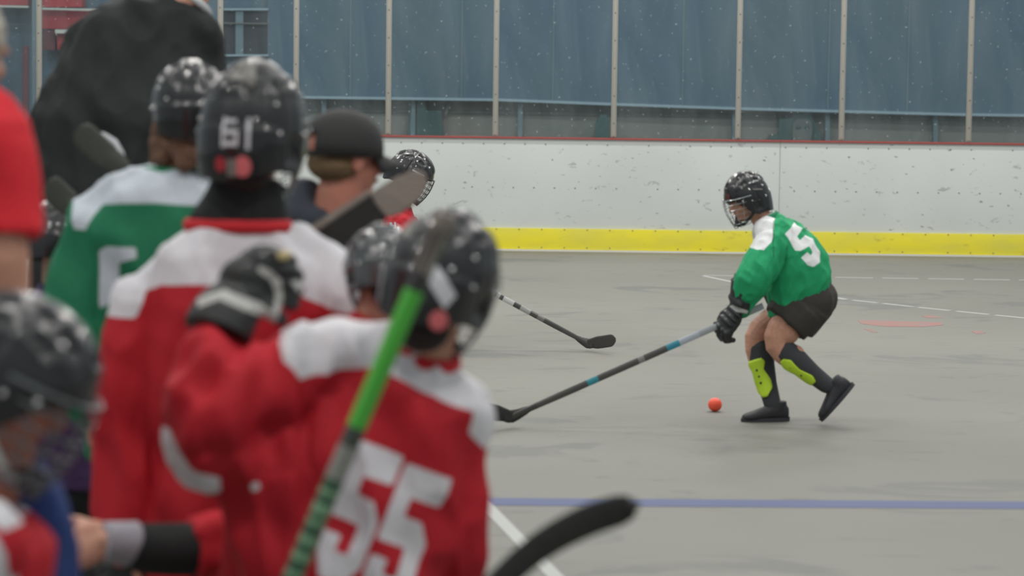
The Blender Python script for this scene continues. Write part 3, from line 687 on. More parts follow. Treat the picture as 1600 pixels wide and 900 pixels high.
jb.blob('jersey', M['red_jersey'], root, .008, 5, mask=plane_mask([yoke, patch1, dot], [R5, L5], 5.36), folds=folds_fn(.014, 11, 4, 3.1))
collar(root, P(657, 553, 5.48), (hc - chest), rt, M['red_plain'], .078, .07, .014)
gp = [[(306, 468), (350, 452), (402, 472), (435, 495), (428, 508), (390, 486), (345, 466), (310, 480)]]; gs = [[(402, 416), (420, 424), (436, 440), (440, 470), (434, 492), (426, 488), (428, 460), (420, 440), (400, 424)], [(452, 442), (462, 440), (470, 452), (464, 462)]]
def mitt(parent, mask):
    bl = MB(); bl.tube([P(338, 520, 5.47), P(352, 492, 5.49), P(372, 468, 5.51)], [(.080, .062), (.078, .060), (.066, .050)], n=20, smooth=3, ref=(1, 0, .5), cap=False)
    bl.ell(P(388, 440, 5.53), (.066, .050, .060)); bl.ell(P(412, 418, 5.54), (.062, .048, .052)); bl.ell(P(378, 462, 5.52), (.070, .052, .045))
    for k, (x, y) in enumerate(((440, 402), (450, 424), (450, 446), (444, 466))):
        bl.tube([P(x - 40, y - 2, 5.53), P(x, y, 5.515), P(x + 14, y + 8, 5.55), P(x + 8, y + 12, 5.59)], [.020, .0185, .017, .015], n=10, smooth=3)
    bl.tube([P(400, 470, 5.50), P(425, 488, 5.49), P(440, 500, 5.50)], [.022, .020, .016], n=10)
    return bl.blob('glove', M['glove'], parent, .005, 3, mask=mask)
mitt(root, plane_mask(gp + gs, [], 5.46, extra=[[(430, 396), (446, 390), (458, 397), (446, 408), (432, 408)]]))
bd.blob('body', M['skin'], root, .008, 3); pel = hem + Z * .06
legs(root, MB(), pel, (1, 0, 0), (0, 1, 0), .95)
nape(root, hc, (.40, .90, -.20), (.22, .1, .95), 1.0, low=.115)
h = Helmet(root, hc, (.40, .90, -.20), (.22, .1, .95), 1.0, cage='chrome', tall=1.08)
h.patch('label_sticker', M['sticker_white'], 2.66, -.10, .086, .030, .62); h.patch('round_sticker', M['sticker_red'], 2.50, -.55, .036, .036, 0, True); h.patch('grey_sticker', M['sticker_grey'], -2.55, .60, .03, .05, .3)

# --- player with number 61 on the helmet
D = 6.3; root = person((P(370, 700, D).x, D, 0), 'taller player in red and white jersey wearing black helmet with 61 decal')
hc = P(397, 201, 6.3); neck = P(380, 335, 6.32); chest = P(368, 480, 6.3); hem = P(365, 900, 6.3); rt = Vector((1, -.03, 0))
bd = MB(); add_head(bd, hc, (.45, .88, -.1), Z, 1.05); bd.tube([hc - Z * .05, neck], [.06, .066], n=16); torso(bd, hem + Z * .05, chest, neck, rt, (.15, .15, .18), (.10, .10, .11))
LS, LE, LW = P(228, 470, 6.3), P(196, 680, 6.28), P(208, 850, 6.26); RS, RE, RW = P(526, 480, 6.3), P(560, 680, 6.35), P(540, 840, 6.5)
arm(bd, LS, LE, LW); arm(bd, RS, RE, RW); add_hand(bd, LW, (.2, -.1, -1), (-.9, 0, 0), (0, 1, 0), .5); add_hand(bd, RW, (-.1, .3, -1), (.9, 0, 0), (0, 1, 0), .5)
bd.blob('body', M['skin'], root, .008, 3)
jb = MB(); torso(jb, hem, chest, neck, rt, (.215, .21, .235), (.15, .15, .15)); sleeve(jb, LS, LE, LW, (.082, .080, .07)); sleeve(jb, RS, RE, RW, (.082, .080, .07))
jb.tube([P(248, 436, 6.3), P(310, 396, 6.32), P(450, 392, 6.32), P(500, 428, 6.3), P(524, 462, 6.3)], [.070, .068, .066, .070, .075], n=16, smooth=3)
yoke = [(150, 300), (150, 500), (208, 500), (226, 462), (250, 447), (425, 445), (470, 468), (520, 488), (552, 500), (600, 510), (620, 300)]
jb.blob('jersey', M['red_jersey'], root, .009, 5, mask=plane_mask([yoke], [], 6.17), folds=folds_fn(.015, 10, 3, 9.4))
collar(root, P(372, 352, 6.3), (0, 0, 1), rt, M['red_plain'], .125, .085, .012)
nb = MB(); nb.tube([P(385, 275, 6.3), P(376, 352, 6.3)], [(.085, .08), (.125, .085)], n=22, ref=(1, 0, 0), cap=False); nb.blob('neck_warmer', M['black_cloth'], root, .008, 4, folds=folds_fn(.004))
legs(root, MB(), hem + Z * .06, (1, 0, 0), (0, 1, 0), 1.0)
nape(root, hc, (.42, .90, -.06), Z, 1.08)
h = Helmet(root, hc, (.42, .90, -.06), (.02, .03, 1), 1.07, cage='chrome', tall=1.16)
d_ = lambda th, el, w, hh: h.patch('number_decal', M['sticker_white'], th, el, w, hh)
b0 = 2.72
for (a, e_, w_, h_) in ((-.062, .02, .012, .072), (-.036, .050, .040, .012), (-.036, .018, .040, .012), (-.036, -.012, .040, .012), (-.012, .003, .012, .036), (.028, .018, .014, .074)):
    d_(2.86 - (a + .02) * 5.0, -.15 + e_ * 4.4, w_ * .66, h_ * .68)
h.patch('grey_sticker', M['sticker_grey'], 2.85, .92, .050, .060); h.patch('round_sticker', M['sticker_red'], 2.70, -.48, .036, .036, 0, True); h.patch('round_sticker', M['seat_red'], 3.12, -.46, .026, .026, 0, True)
h.patch('small_sticker', M['sticker_grey'], 2.90, -.50, .022, .030)

# --- green and white kid further back
D = 7.0; root = person((P(270, 700, D).x, D, 0), 'curly haired player in green and white jersey, back turned, left of helmet 61')
hc = P(298, 165, D); neck = P(278, 262, D); chest = P(265, 370, D); hem = P(255, 720, D); rt = Vector((1, .05, 0))
bd = MB(); add_head(bd, hc, (-.1, 1, -.1), Z, .95); bd.tube([hc - Z * .05, neck - Z * .03], [.055, .06], n=16); torso(bd, hem + Z * .05, chest, neck, rt, (.14, .14, .17), (.10, .10, .11))
LS, LE, LW = P(150, 345, D), P(112, 480, D - .05), P(140, 640, D - .1); RS, RE, RW = P(395, 350, D), P(410, 500, D), P(400, 640, D)
arm(bd, LS, LE, LW); arm(bd, RS, RE, RW); add_hand(bd, LW, (.1, 0, -1), (-1, 0, 0), (0, 1, 0), .5); add_hand(bd, RW, (0, 0, -1), (1, 0, 0), (0, 1, 0), .5); bd.blob('body', M['skin'], root, .009, 3)
jb = MB(); torso(jb, hem, chest, neck, rt, (.21, .21, .23), (.15, .15, .15)); sleeve(jb, LS, LE, LW, (.080, .078, .066)); sleeve(jb, RS, RE, RW, (.080, .078, .066))
jb.tube([P(165, 318, D), P(225, 292, D), P(330, 290, D), P(385, 325, D)], [.060, .056, .056, .058], n=16, smooth=3)
yoke = [(90, 230), (112, 360), (132, 362), (148, 320), (240, 318), (420, 328), (450, 230)]; num = [(152, 392), (168, 385), (215, 386), (218, 402), (188, 410), (184, 440), (176, 470), (152, 484)]
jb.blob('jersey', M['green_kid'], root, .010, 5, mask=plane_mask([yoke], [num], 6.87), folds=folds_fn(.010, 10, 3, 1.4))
collar(root, P(276, 268, D), (0, 0, 1), rt, M['green_plain'], .09, .07, .010)
hb = MB()
for k in range(60):
    a = random.uniform(-2.0, 2.0); z = random.uniform(-.10, .0); p = hc + Vector((math.sin(a) * .088, -math.cos(a) * .098, z - .055)); hb.ell(p, (random.uniform(.018, .028),) * 3, n=2)
hb.ell(hc - Z * .08 - Vector((0, .02, 0)), (.085, .085, .07)); hb.blob('hair', M['hair_brown'], root, .007, 1)
legs(root, MB(), hem + Z * .06, (1, 0, 0), (0, 1, 0), .95)
h = Helmet(root, hc, (-.15, 1, -.06), Z, .92, cage_on=True, cage='cage_black')

# --- hunched coach in a black jacket on the platform
D = 8.75; root = person((P(200, 300, D).x, D, PLAT), 'hunched adult in a dark black jacket leaning over behind the players')
neck = P(296, -8, 8.85); chest = P(205, 105, 8.75); hem = P(172, 420, 8.70); rt = Vector((.93, .1, -.30)).normalized(); hc = P(322, -62, 8.95)
bd = MB(); add_head(bd, hc, (.6, .7, -.35), (.35, .3, .9), 1.05); bd.tube([hc - Z * .05, neck], [.06, .066], n=16); torso(bd, hem + Z * .05, P(190, 190, 8.73), P(235, 70, 8.80), (1, 0, 0), (.15, .15, .15), (.09, .09, .08)); bd.tube([P(235, 70, 8.80), neck], [.06, .055])
LS, LE, LW = P(120, 150, 8.75), P(85, 330, 8.70), P(110, 480, 8.55); RS, RE, RW = P(300, 60, 8.85), P(310, 190, 8.95), P(300, 300, 9.05)
arm(bd, LS, LE, LW); arm(bd, RS, RE, RW); add_hand(bd, LW, (.1, 0, -1), (-1, 0, 0), (0, 1, 0), .5); add_hand(bd, RW, (0, 0, -1), (1, 0, 0), (0, 1, 0), .5); bd.blob('body', M['skin'], root, .010, 3)
jb = MB(); jb.loft([(P(172, 470, 8.70), Vector((.27, 0, 0)), Vector((0, .19, 0))), (P(178, 330, 8.70), Vector((.285, 0, -.01)), Vector((0, .20, 0))), (P(190, 190, 8.73), Vector((.285, 0, -.02)), Vector((0, .20, .0))),
                    (P(222, 90, 8.80), Vector((.255, 0, -.09)), Vector((0, .18, .03))), (P(262, 28, 8.85), Vector((.13, 0, -.10)), Vector((0, .13, .03))), (P(292, -4, 8.87), Vector((.062, 0, -.05)), Vector((0, .07, .02)))])
sleeve(jb, LS, LE, LW, (.125, .115, .08)); sleeve(jb, RS, RE, RW, (.11, .10, .08)); jb.tube([P(135, 105, 8.80), P(200, 45, 8.83), P(262, 28, 8.85)], [.085, .085, .075], smooth=3); jb.tube([P(262, 35, 8.85), P(298, 55, 8.85)], [.085, .085])
jb.blob('jacket', M['black_cloth'], root, .011, 5, folds=folds_fn(.012, 9, 4, 5.4))
collar(root, P(304, 6, 8.85), neck - chest, (1, 0, 0), mat('shirt_white', (.5, .52, .52), .7), .062, .055, .009)
hb = MB(); hb.ell(hc + Vector((-.02, -.03, .03)), (.088, .098, .09)); hb.blob('hair', M['hair_sandy'], root, .008, 1)
legs(root, MB(), P(172, 440, 8.70), (1, 0, 0), (0, 1, 0), 1.05, PLAT)

# --- adult in a red T-shirt at the left edge
D = 5.02; root = person((P(-90, 600, D).x, D, 0), 'grey haired adult in red T-shirt cut off by left picture edge')
hc = P(-52, 72, 5.37); neck = P(-75, 150, 5.22); chest = P(-120, 260, 5.07); hem = P(-125, 640, 5.02)
bd = MB(); add_head(bd, hc, (.5, .8, -.4), Z, 1.0); bd.tube([hc - Z * .05 - Vector((0, .03, 0)), neck], [.058, .066], n=16); torso(bd, hem, chest, neck, (1, 0, 0), (.15, .15, .18), (.11, .11, .11))
RS, RE, RW = P(-22, 210, 5.02), P(-2, 455, 5.00), P(-40, 640, 5.22); LS, LE, LW = P(-230, 210, 5.12), P(-260, 440, 5.12), P(-230, 620, 5.22)
arm(bd, RS, RE, RW, (.063, .061, .040)); arm(bd, LS, LE, LW, (.055, .046, .030)); add_hand(bd, RW, (-.1, .4, -1), (1, 0, 0), (0, 1, 0), .5); add_hand(bd, LW, (0, .3, -1), (-1, 0, 0), (0, 1, 0), .5); bd.blob('body', M['skin'], root, .009, 3)
jb = MB(); torso(jb, hem, chest, neck, (1, 0, 0), (.20, .20, .21), (.15, .15, .14)); jb.tube([P(-60, 172, 5.04), P(-22, 215, 5.02), P(-10, 300, 5.01), P(-3, 372, 5.00)], [.072, .090, .088, .088], n=20, smooth=3, cap=False)
jb.tube([LS, LS.lerp(LE, .6)], [.08, .075], n=18); jb.blob('t_shirt', M['red_shirt'], root, .009, 5, folds=folds_fn(.008, 10, 3, 2.2))
hb = MB(); hb.ell(hc + Vector((-.004, -.02, .022)), (.083, .100, .098)); hb.ell(hc + Vector((0, -.05, -.05)), (.065, .05, .05)); hb.blob('hair', M['hair_grey'], root, .007, 2, folds=folds_fn(.004, 30, 30))
legs(root, MB(), hem + Z * .05, (1, 0, 0), (0, 1, 0), 1.0)

# --- kid bottom left, head down, cage helmet in profile
D = 4.35; root = person((P(-50, 900, D).x, D, 0), 'kid with glossy black cage helmet looking down, in the bottom left corner')
hc = P(22, 588, D); F = Vector((.80, -.16, -.42)); U = Vector((.42, 0, .88)); neck = P(-20, 775, 4.38); chest = P(-55, 900, 4.4); hem = P(-70, 1230, 4.4); rt = Vector((.1, -1, 0))
bd = MB(); g, Mx = add_head(bd, hc, F, U, 1.05); bd.tube([hc - Z * .05, neck], [.055, .062], n=16); torso(bd, hem, chest, neck, rt, (.13, .13, .16), (.10, .10, .11))
RS, RE, RW = P(-75, 880, 4.20), P(-75, 1130, 4.2), P(60, 1210, 4.25); LS, LE, LW = P(0, 880, 4.62), P(0, 1120, 4.7), P(90, 1200, 4.6)
arm(bd, RS, RE, RW); arm(bd, LS, LE, LW); add_hand(bd, RW, (1, 0, .1), (0, -1, 0), (0, 0, 1), .7); add_hand(bd, LW, (1, 0, .1), (0, 1, 0), (0, 0, 1), .7); b_ = bd.blob('body', M['skin_ruddy'], root, .006, 2); face_parts(root, g, Mx, 1.05, F)
jb = MB(); torso(jb, hem, chest, neck, rt, (.19, .185, .19), (.14, .14, .15)); sleeve(jb, RS, RE, RW); sleeve(jb, LS, LE, LW); jb.ell(P(-45, 850, 4.22), (.10, .08, .08))
wp = [(-200, 740), (5, 780), (26, 800), (10, 850), (20, 870), (22, 960), (-200, 960)]
jb.blob('jersey', M['red_jersey'], root, .009, 5, mask=plane_mask([[(-200, 760), (6, 782), (36, 818), (10, 826), (-20, 800), (-60, 800)], [(-60, 815), (2, 832), (16, 860), (18, 960), (-60, 960)]], [], 4.2), folds=folds_fn(.006, 10, 3, 7.2))
nb = MB(); nb.tube([P(15, 765, 4.42), P(25, 850, 4.46), P(25, 1000, 4.48)], [(.085, .08), (.105, .10), (.115, .11)], n=20, ref=(1, 0, 0)); nb.blob('blue_vest', M['blue_cloth'], root, .009, 4, folds=folds_fn(.007))
legs(root, MB(), hem + Z * .06, (0, -1, 0), (1, 0, 0), .92)
h = Helmet(root, hc, F, U, 1.05, cage='steel_dark', strap='white_strap', wire=.0026)

# --- man in the black ball cap
D = 7.4; root = person((P(530, 600, D).x, D, 0), 'man in a black ball cap seen from behind, beside helmet 61')
hc = P(540, 245, D); F = Vector((.84, .54, -.06)); neck = P(520, 335, D); chest = P(510, 440, D + .05); hem = P(510, 800, D + .05); rt = Vector((.8, -.5, 0))
bd = MB(); g, Mx = add_head(bd, hc, F, Z, 1.12); bd.tube([hc - Z * .04, neck - Z * .03], [.064, .072], n=16); torso(bd, hem, chest, neck, rt, (.15, .15, .18), (.10, .10, .11))
RS, RE, RW = P(600, 420, D - .08), P(620, 560, D - .1), P(580, 620, D - .35); LS, LE, LW = P(415, 410, D + .12), P(400, 560, D + .15), P(430, 680, D + .2)
arm(bd, RS, RE, RW); arm(bd, LS, LE, LW); add_hand(bd, RW, (-.3, -.4, -.6), (.8, -.3, 0), (0, 0, 1), .9); add_hand(bd, LW, (0, .3, -1), (-1, 0, 0), (0, 1, 0), .5); bd.blob('body', M['skin_ruddy'], root, .006, 2); face_parts(root, g, Mx, 1.12, F)
hb = MB(); hb.ell(hc + Mx @ Vector((0, -.035, -.022)), (.086, .080, .056), Mx); hb.blob('hair', M['hair_sandy'], root, .006, 1)
q = MB(); V = []; Fc = []; NT, NE = 48, 14
for j in range(NE):
    for i in range(NT):
        th = 2 * math.pi * i / NT; el = math.pi / 2 * (1 - j / (NE - 1)) * .98; e2 = el
        k = 1.0; low = -.018
        back = max(0, -math.cos(th)); arch = 0
        V.append(g(.089 * math.sin(th) * math.cos(el) ** .9, -.010 + .108 * math.cos(th) * math.cos(el) ** .9, .012 + .106 * math.sin(el) ** .85 - (0 if j < NE - 1 else .012)))
for j in range(NE - 1):
    for i in range(NT):
        k = (i + 1) % NT
        th = 2 * math.pi * (i + .5) / NT
        if j >= NE - 4 and abs(th - math.pi) < .36: continue          # rear opening above the strap
        Fc.append((j * NT + i, (j + 1) * NT + i, (j + 1) * NT + k, j * NT + k))
q.add(V, Fc); capo = q.build('cap', M['cap'], root); md = capo.modifiers.new('s', 'SOLIDIFY'); md.thickness = .004
q = MB(); q.tube([g(.089 * math.sin(t) * 1.01, -.010 + .108 * math.cos(t) * 1.01, .004) for t in np.linspace(2.6, 3.68, 9)], [(.009, .002)] * 9, n=8, ref=(0, 0, 1)); q.build('cap_strap', M['cap'], capo)
V = []
for r_ in (0, .35, .7, 1.0):
    for i in range(17):
        t = -1.0 + 2.0 * i / 16; V.append(g(.087 * math.sin(t), -.010 + .104 * math.cos(t) + r_ * .074 * math.cos(t * 1.2), .014 - r_ * .020 - (.012 + .022 * r_) * (t * t)))
q = MB(); q.add(V, [(a * 17 + i, a * 17 + i + 1, (a + 1) * 17 + i + 1, (a + 1) * 17 + i) for a in range(3) for i in range(16)]); br = q.build('brim', M['cap'], capo); md = br.modifiers.new('s', 'SOLIDIFY'); md.thickness = .005
jb = MB(); torso(jb, hem, chest, neck + Vector((-.01, 0, -.01)), rt, (.20, .20, .23), (.15, .15, .15)); sleeve(jb, RS, RE, RW, (.085, .080, .06)); sleeve(jb, LS, LE, LW, (.085, .080, .06))
jb.tube([P(475, 305, D + .03), P(468, 340, D), P(500, 360, D - .02)], [.05, .065, .075], n=14); jb.tube([P(500, 390, D), P(600, 400, D)], [.085, .08])
jb.blob('jacket', M['slate_cloth'], root, .010, 5, folds=folds_fn(.007, 10, 3, 8.2)); legs(root, MB(), hem + Z * .06, (.8, -.5, 0), (.5, .8, 0), 1.02)

# --- small player in the grey helmet; his near arm reaches left under the glove of 55
D = 6.05; root = person((P(600, 700, D).x, D, 0), 'small player in a grey helmet behind 55, black cuffed arm reaching left')
hc = P(596, 416, D); neck = P(588, 492, D); chest = P(575, 600, D); hem = P(570, 860, D)
bd = MB(); add_head(bd, hc, (-.4, .9, -.3), Z, .76); bd.tube([hc - Z * .04, neck], [.048, .052], n=14); torso(bd, hem, chest, neck, (1, 0, 0), (.11, .11, .13), (.08, .08, .09))
RS, RE, RW = P(655, 570, D), P(668, 720, D), P(640, 830, D + .1); SH, EL, WR = P(505, 600, D - .02), P(440, 835, 5.90), P(168, 848, 5.70)
arm(bd, RS, RE, RW, s=.85); add_hand(bd, RW, (0, .2, -1), (1, 0, 0), (0, 1, 0), .5, .85); arm(bd, SH, EL, WR, (.045, .044, .030)); add_hand(bd, WR, (-1, -.05, -.2), (.0, -.75, .6), (0, .5, .8), .55, 1.32)
bd.blob('body', M['skin'], root, .006, 2)
jb = MB(); torso(jb, hem, chest, neck, (1, 0, 0), (.16, .155, .165), (.12, .12, .12)); sleeve(jb, RS, RE, RW, s=.82); jb.tube([SH, EL.lerp(SH, .15), EL, P(300, 856, 5.80)], [.080, .090, .084, .070], n=18, smooth=4, cap=False)
jb.blob('jersey', M['red_jersey'], root, .009, 5, mask=lambda co, no: np.full(len(co), -1.), folds=folds_fn(.009, 10, 9, 6.2))
cb = MB(); cb.tube([P(330, 858, 5.82), P(240, 858, 5.76), P(200, 852, 5.73)], [.064, .060, .052], n=18, smooth=3, cap=False); cb.blob('under_sleeve', M['black_cloth'], root, .006, 3)
cb = MB(); cb.tube([P(214, 851, 5.74), P(160, 847, 5.70)], [(.055, .052), (.048, .046)], n=18, cap=False); cb.blob('wrist_band', M['grey_band'], root, .006, 2)
legs(root, MB(), hem + Z * .04, (1, 0, 0), (0, 1, 0), .85); nape(root, hc, (-.45, .88, -.35), Z, .72); h = Helmet(root, hc, (-.45, .88, -.35), (-.1, .3, .9), .74, shell='shell_grey', cage='steel_dark')
# --- dark kid behind the red sleeve
D = 8.0; root = person((P(95, 700, D).x, D, 0), 'kid in black helmet with purple cage side, half hidden behind red sleeve')
hc = P(92, 372, D); neck = P(92, 442, D); chest = P(92, 530, D); hem = P(92, 760, D)
bd = MB(); add_head(bd, hc, (.5, .8, -.3), Z, .9); bd.tube([hc - Z * .04, neck], [.05, .055], n=14); torso(bd, hem, chest, neck, (1, 0, 0), (.11, .11, .13), (.08, .08, .09))
RS, RE, RW = P(150, 520, D), P(165, 620, D), P(150, 720, D + .15); LS, LE, LW = P(32, 520, D), P(20, 620, D), P(32, 720, D + .1)
arm(bd, RS, RE, RW, s=.85); arm(bd, LS, LE, LW, s=.85); add_hand(bd, RW, (0, .2, -1), (1, 0, 0), (0, 1, 0), .5, .85); add_hand(bd, LW, (0, .2, -1), (-1, 0, 0), (0, 1, 0), .5, .85); bd.blob('body', M['skin'], root, .009, 3)
jb = MB(); torso(jb, hem, chest, neck, (1, 0, 0), (.16, .155, .165), (.12, .12, .12)); sleeve(jb, RS, RE, RW, s=.8); sleeve(jb, LS, LE, LW, s=.8); jb.blob('jersey', M['purple'], root, .010, 4, folds=folds_fn(.006))
legs(root, MB(), hem + Z * .04, (1, 0, 0), (0, 1, 0), .85); h = Helmet(root, hc, (.6, .75, -.3), Z, .88, cage='chrome')

# ================================================================== FLOOR HOCKEY STICKS
def stick(label, butt, heel, toe, m_shaft='stick_dark', m_blade='tape_black', bands=None, ref=(0, 1, 0), wide=(.030, .021), bl_h=.065, tape=None, tape_len=.16, curve=.02, knob=None, blade_up=(0, 0, 1), group=None, side=0):
    butt, heel, toe = Vector(butt), Vector(heel), Vector(toe); e = empty('hockey_stick', heel, label, 'hockey stick', group)
    d = (heel - butt).normalized(); r = Vector(ref); r = (r - d * r.dot(d)).normalized(); w_ = d.cross(r); Lh = (heel - butt).length; N = 40
    q = MB(); V = []; Fc = []; A = []
    prof = [(-.5, -.36), (-.36, -.5), (.36, -.5), (.5, -.36), (.5, .36), (.36, .5), (-.36, .5), (-.5, .36)]
    for i in range(N + 1):
        t = i / N; k = 1 - .18 * max(0, (t - .8) / .2); c = butt.lerp(heel, t)
        for a, b in prof: V.append(c + w_ * a * wide[0] * k + r * b * wide[1] * k); A.append(1.0 if (side and a * side > .4) else min(t, .94))
        if i: Fc += [((i - 1) * 8 + j, (i - 1) * 8 + (j + 1) % 8, i * 8 + (j + 1) % 8, i * 8 + j) for j in range(8)]
    Fc += [tuple(range(8))[::-1], tuple(N * 8 + j for j in range(8))]; q.add(V, Fc, A); sh = q.build('shaft', bands or M[m_shaft], e, attr=True)
    # blade: rises out of the heel, curved face, rounded toe
    up = Vector(blade_up).normalized(); ld = (toe - heel); Lb = ld.length; ld.normalize(); th = ld.cross(up).normalized(); up = th.cross(ld).normalized(); q = MB(); rings = []
    for i in range(15):
        t = i / 14; hgt = bl_h * (.62 + .38 * min(1, t * 3)) * (1 if t < .8 else math.sqrt(max(.05, 1 - ((t - .8) / .2) ** 2 * .9)))
        c = heel + ld * (Lb * t) + th * (curve * t * t) + up * (.0 + .012 * t * t); rings.append((c + up * 0, up * hgt / 2, th * (.0075 - .004 * t)))
    q.loft(rings, n=16, e=3.0); bo = q.build('blade', M[m_blade], e)
    q = MB(); q.tube([butt.lerp(heel, .93), heel, heel + ld * .05], [(wide[0] * .44, wide[1] * .42), (bl_h * .40, wide[1] * .40), (bl_h * .42, .009)], n=12, ref=w_, cap=False, smooth=3); q.build('hosel', M[m_blade], e)
    if tape:
        q = MB(); t1 = tape_len / Lh; q.tube([butt.lerp(heel, -.004), butt.lerp(heel, .02), butt.lerp(heel, .022), butt.lerp(heel, t1)], [(wide[0] * .66, wide[1] * .72), (wide[0] * .66, wide[1] * .72), (wide[0] * .56, wide[1] * .6), (wide[0] * .56, wide[1] * .6)], n=10, ref=w_, cap=False); q.build('grip_tape', M[tape], e)
    return e, sh, d, w_, r, Lh
# green stick in front of 55, butt end up
lt, dk = (.17, .33, .19), (.035, .10, .055)
grn = mat_bands('green_stick_paint', [(0, (.03, .03, .03)), (.104, (.07, .42, .045)), (.30, (.05, .06, .05)), (.325, (.24, .245, .22)), (.375, dk), (.388, lt), (.396, dk), (.408, lt), (.422, dk), (.432, lt), (.44, dk), (.455, lt), (.465, dk), (.478, lt), (.492, dk), (.505, lt), (.515, dk), (.54, (.03, .03, .03)), (.95, (.20, .20, .19))], coat=.1, rough=.5)
bt = P(697, 338, 4.75); dr = (P(455, 908, 4.75) - bt).normalized(); Ls = (bt.z - .03) / -dr.z; hl = bt + dr * Ls
stick('bright green hockey stick held upright in front of jersey 55', bt, hl, hl + Vector((-.26, -.05, .02)), bands=grn, tape='tape_beige', tape_len=.115, wide=(.033, .026), ref=(-.5, .85, 0), side=1)
# dark blade rising in the lower middle
bt = Vector((-.75, 3.75, .02)); hl = P(742, 945, 4.75)
e = empty('hockey_stick', hl, 'dark hockey stick blade rising from the bottom edge, out of focus', 'hockey stick'); q = MB()
pp = [P(735, 960, 4.72), P(790, 900, 4.75), P(850, 850, 4.77), P(915, 815, 4.79), P(965, 798, 4.8), P(988, 790, 4.8)]; ww = [.026, .028, .031, .033, .032, .022]
q.tube(pp, [(a, .006) for a in ww], n=16, smooth=5, ref=(0, 0, 1)); q.build('blade', M['tape_black'], e)
q = MB(); dd = (pp[0] - bt); q.tube([bt, bt + dd * .96, pp[0] + (pp[1] - pp[0]) * .3], [(.015, .010), (.015, .010), (.022, .008)], n=12, ref=(0, 0, 1), cap=False); q.build('shaft', M['stick_dark'], e)
q = MB(); q.tube([bt, bt + dd * .02, bt + dd * .021, bt + dd * .16], [.02, .02, .017, .017], n=10, cap=False); q.build('grip_tape', M['tape_beige'], e)
# wide taped stick across the ball cap man
D = 6.62
e = empty('hockey_stick', P(440, 430, D), 'wide black stick with pale beige taped blade crossing below cap brim', 'hockey stick')
def plate(name, pts, Y, th, m, parent, tilt=0):
    a = [P(x, y, Y) for x, y in pts]; n = len(a); bm = bmesh.new()
    vs = [bm.verts.new(p) for p in a]; vt = [bm.verts.new(p + Vector((0, th, 0))) for p in a]; bm.faces.new(vs); bm.faces.new(vt[::-1])
    for i in range(n): bm.faces.new((vs[i], vt[i], vt[(i + 1) % n], vs[(i + 1) % n]))
    bmesh.ops.recalc_face_normals(bm, faces=bm.faces[:]); bmesh.ops.bevel(bm, geom=bm.edges[:], offset=.004, segments=2, affect='EDGES'); bm.verts.index_update()
    o = mesh_obj(name, [v.co.copy() for v in bm.verts], [[v.index for v in f.verts] for f in bm.faces], m, parent, True); bm.free(); return o
plate('paddle', [(420, 400), (498, 356), (578, 302), (606, 340), (560, 384), (500, 420), (440, 440)], D, .022, M['tape_black'], e)
plate('blade', [(578, 302), (612, 280), (645, 266), (664, 270), (668, 288), (656, 312), (628, 334), (606, 341), (590, 325)], D - .004, .030, M['tape_beige'], e)
plate('edge_tape', [(420, 392), (490, 350), (576, 296), (581, 304), (498, 360), (424, 402)], D - .005, .032, M['tape_beige'], e)
q = MB(); q.tube([P(428, 420, D + .012), P(330, 480, D + .01), Vector((P(262, 520, D).x, D + .02, P(262, 520, D).z))], [(.016, .011)] * 3, n=10, cap=True); q.build('shaft', M['stick_dark'], e)
# two sticks propped between the coach and the red sleeve
for (Y, toe, heel, lbl, mm) in ((7.45, (118, 206), (188, 262), 'olive grey taped stick blade standing up behind green jersey shoulder', 'stick_olive'), (7.7, (70, 290), (122, 330), 'lower dark stick blade between the red sleeve and the green jersey', 'stick_olive')):
    hl = P(heel[0], heel[1], Y); tp = P(toe[0], toe[1], Y); bt = Vector((hl.x + .35, Y + .05, .02))
    stick(lbl, bt, hl, tp, 'stick_dark', mm, ref=(0, 1, 0), bl_h=.080, blade_up=(.6, 0, .8), tape='tape_beige', curve=-.01)
bt = Vector((P(250, 600, 7.52).x, 7.56, .02)); hl = P(186, 240, 7.55)
e = empty('hockey_stick', bt, 'cream white stick tip poking up beside the olive blade', 'hockey stick')
q = MB(); q.tube([bt, hl, P(176, 224, 7.55), P(160, 210, 7.55)], [(.014, .010), (.016, .010), (.016, .008), (.008, .006)], n=10, ref=(1, 0, 0)); q.build('shaft', M['sticker_white'], e)

# ================================================================== PLAYERS ON THE RINK
# --- far red player, bent over, behind the foreground helmets
D = 15.3; root = person((P(640, 540, D).x, D, 0), 'far red jersey player on the rink in black helmet and wire cage')
hc = P(642, 270, D); F = Vector((.80, -.12, -.42)); U = Vector((.42, 0, .90)); neck = P(628, 318, D + .02); chest = P(612, 358, D + .02); pel = P(570, 425, D + .05)
bd = MB(); g, Mx = add_head(bd, hc, F, U, .98); bd.tube([hc - Z * .03, neck], [.05, .058], n=14); torso(bd, pel, chest, neck, (0, -1, 0), (.13, .13, .16), (.09, .10, .10))
RS, RE, RW = P(622, 350, D - .18), P(640, 395, D - .22), P(688, 408, D - .12); LS, LE, LW = P(632, 348, D + .2), P(660, 395, D + .2), P(712, 424, D + .02)
arm(bd, RS, RE, RW); arm(bd, LS, LE, LW)
hips = [pel + Vector((0, s * .09, -.02)) for s in (-1, 1)]; kn = [pel + Vector((.22, -.12, -.34)), pel + Vector((-.05, .14, -.40))]; an = [Vector((pel.x + .12, D - .10, .10)), Vector((pel.x - .28, D + .2, .10))]
for h_, k_, a_ in zip(hips, kn, an): bd.tube([h_, k_, a_], [.085, .058, .036], n=14, smooth=4)
bd.blob('body', M['skin'], root, .006, 2); face_parts(root, g, Mx, .98, F)
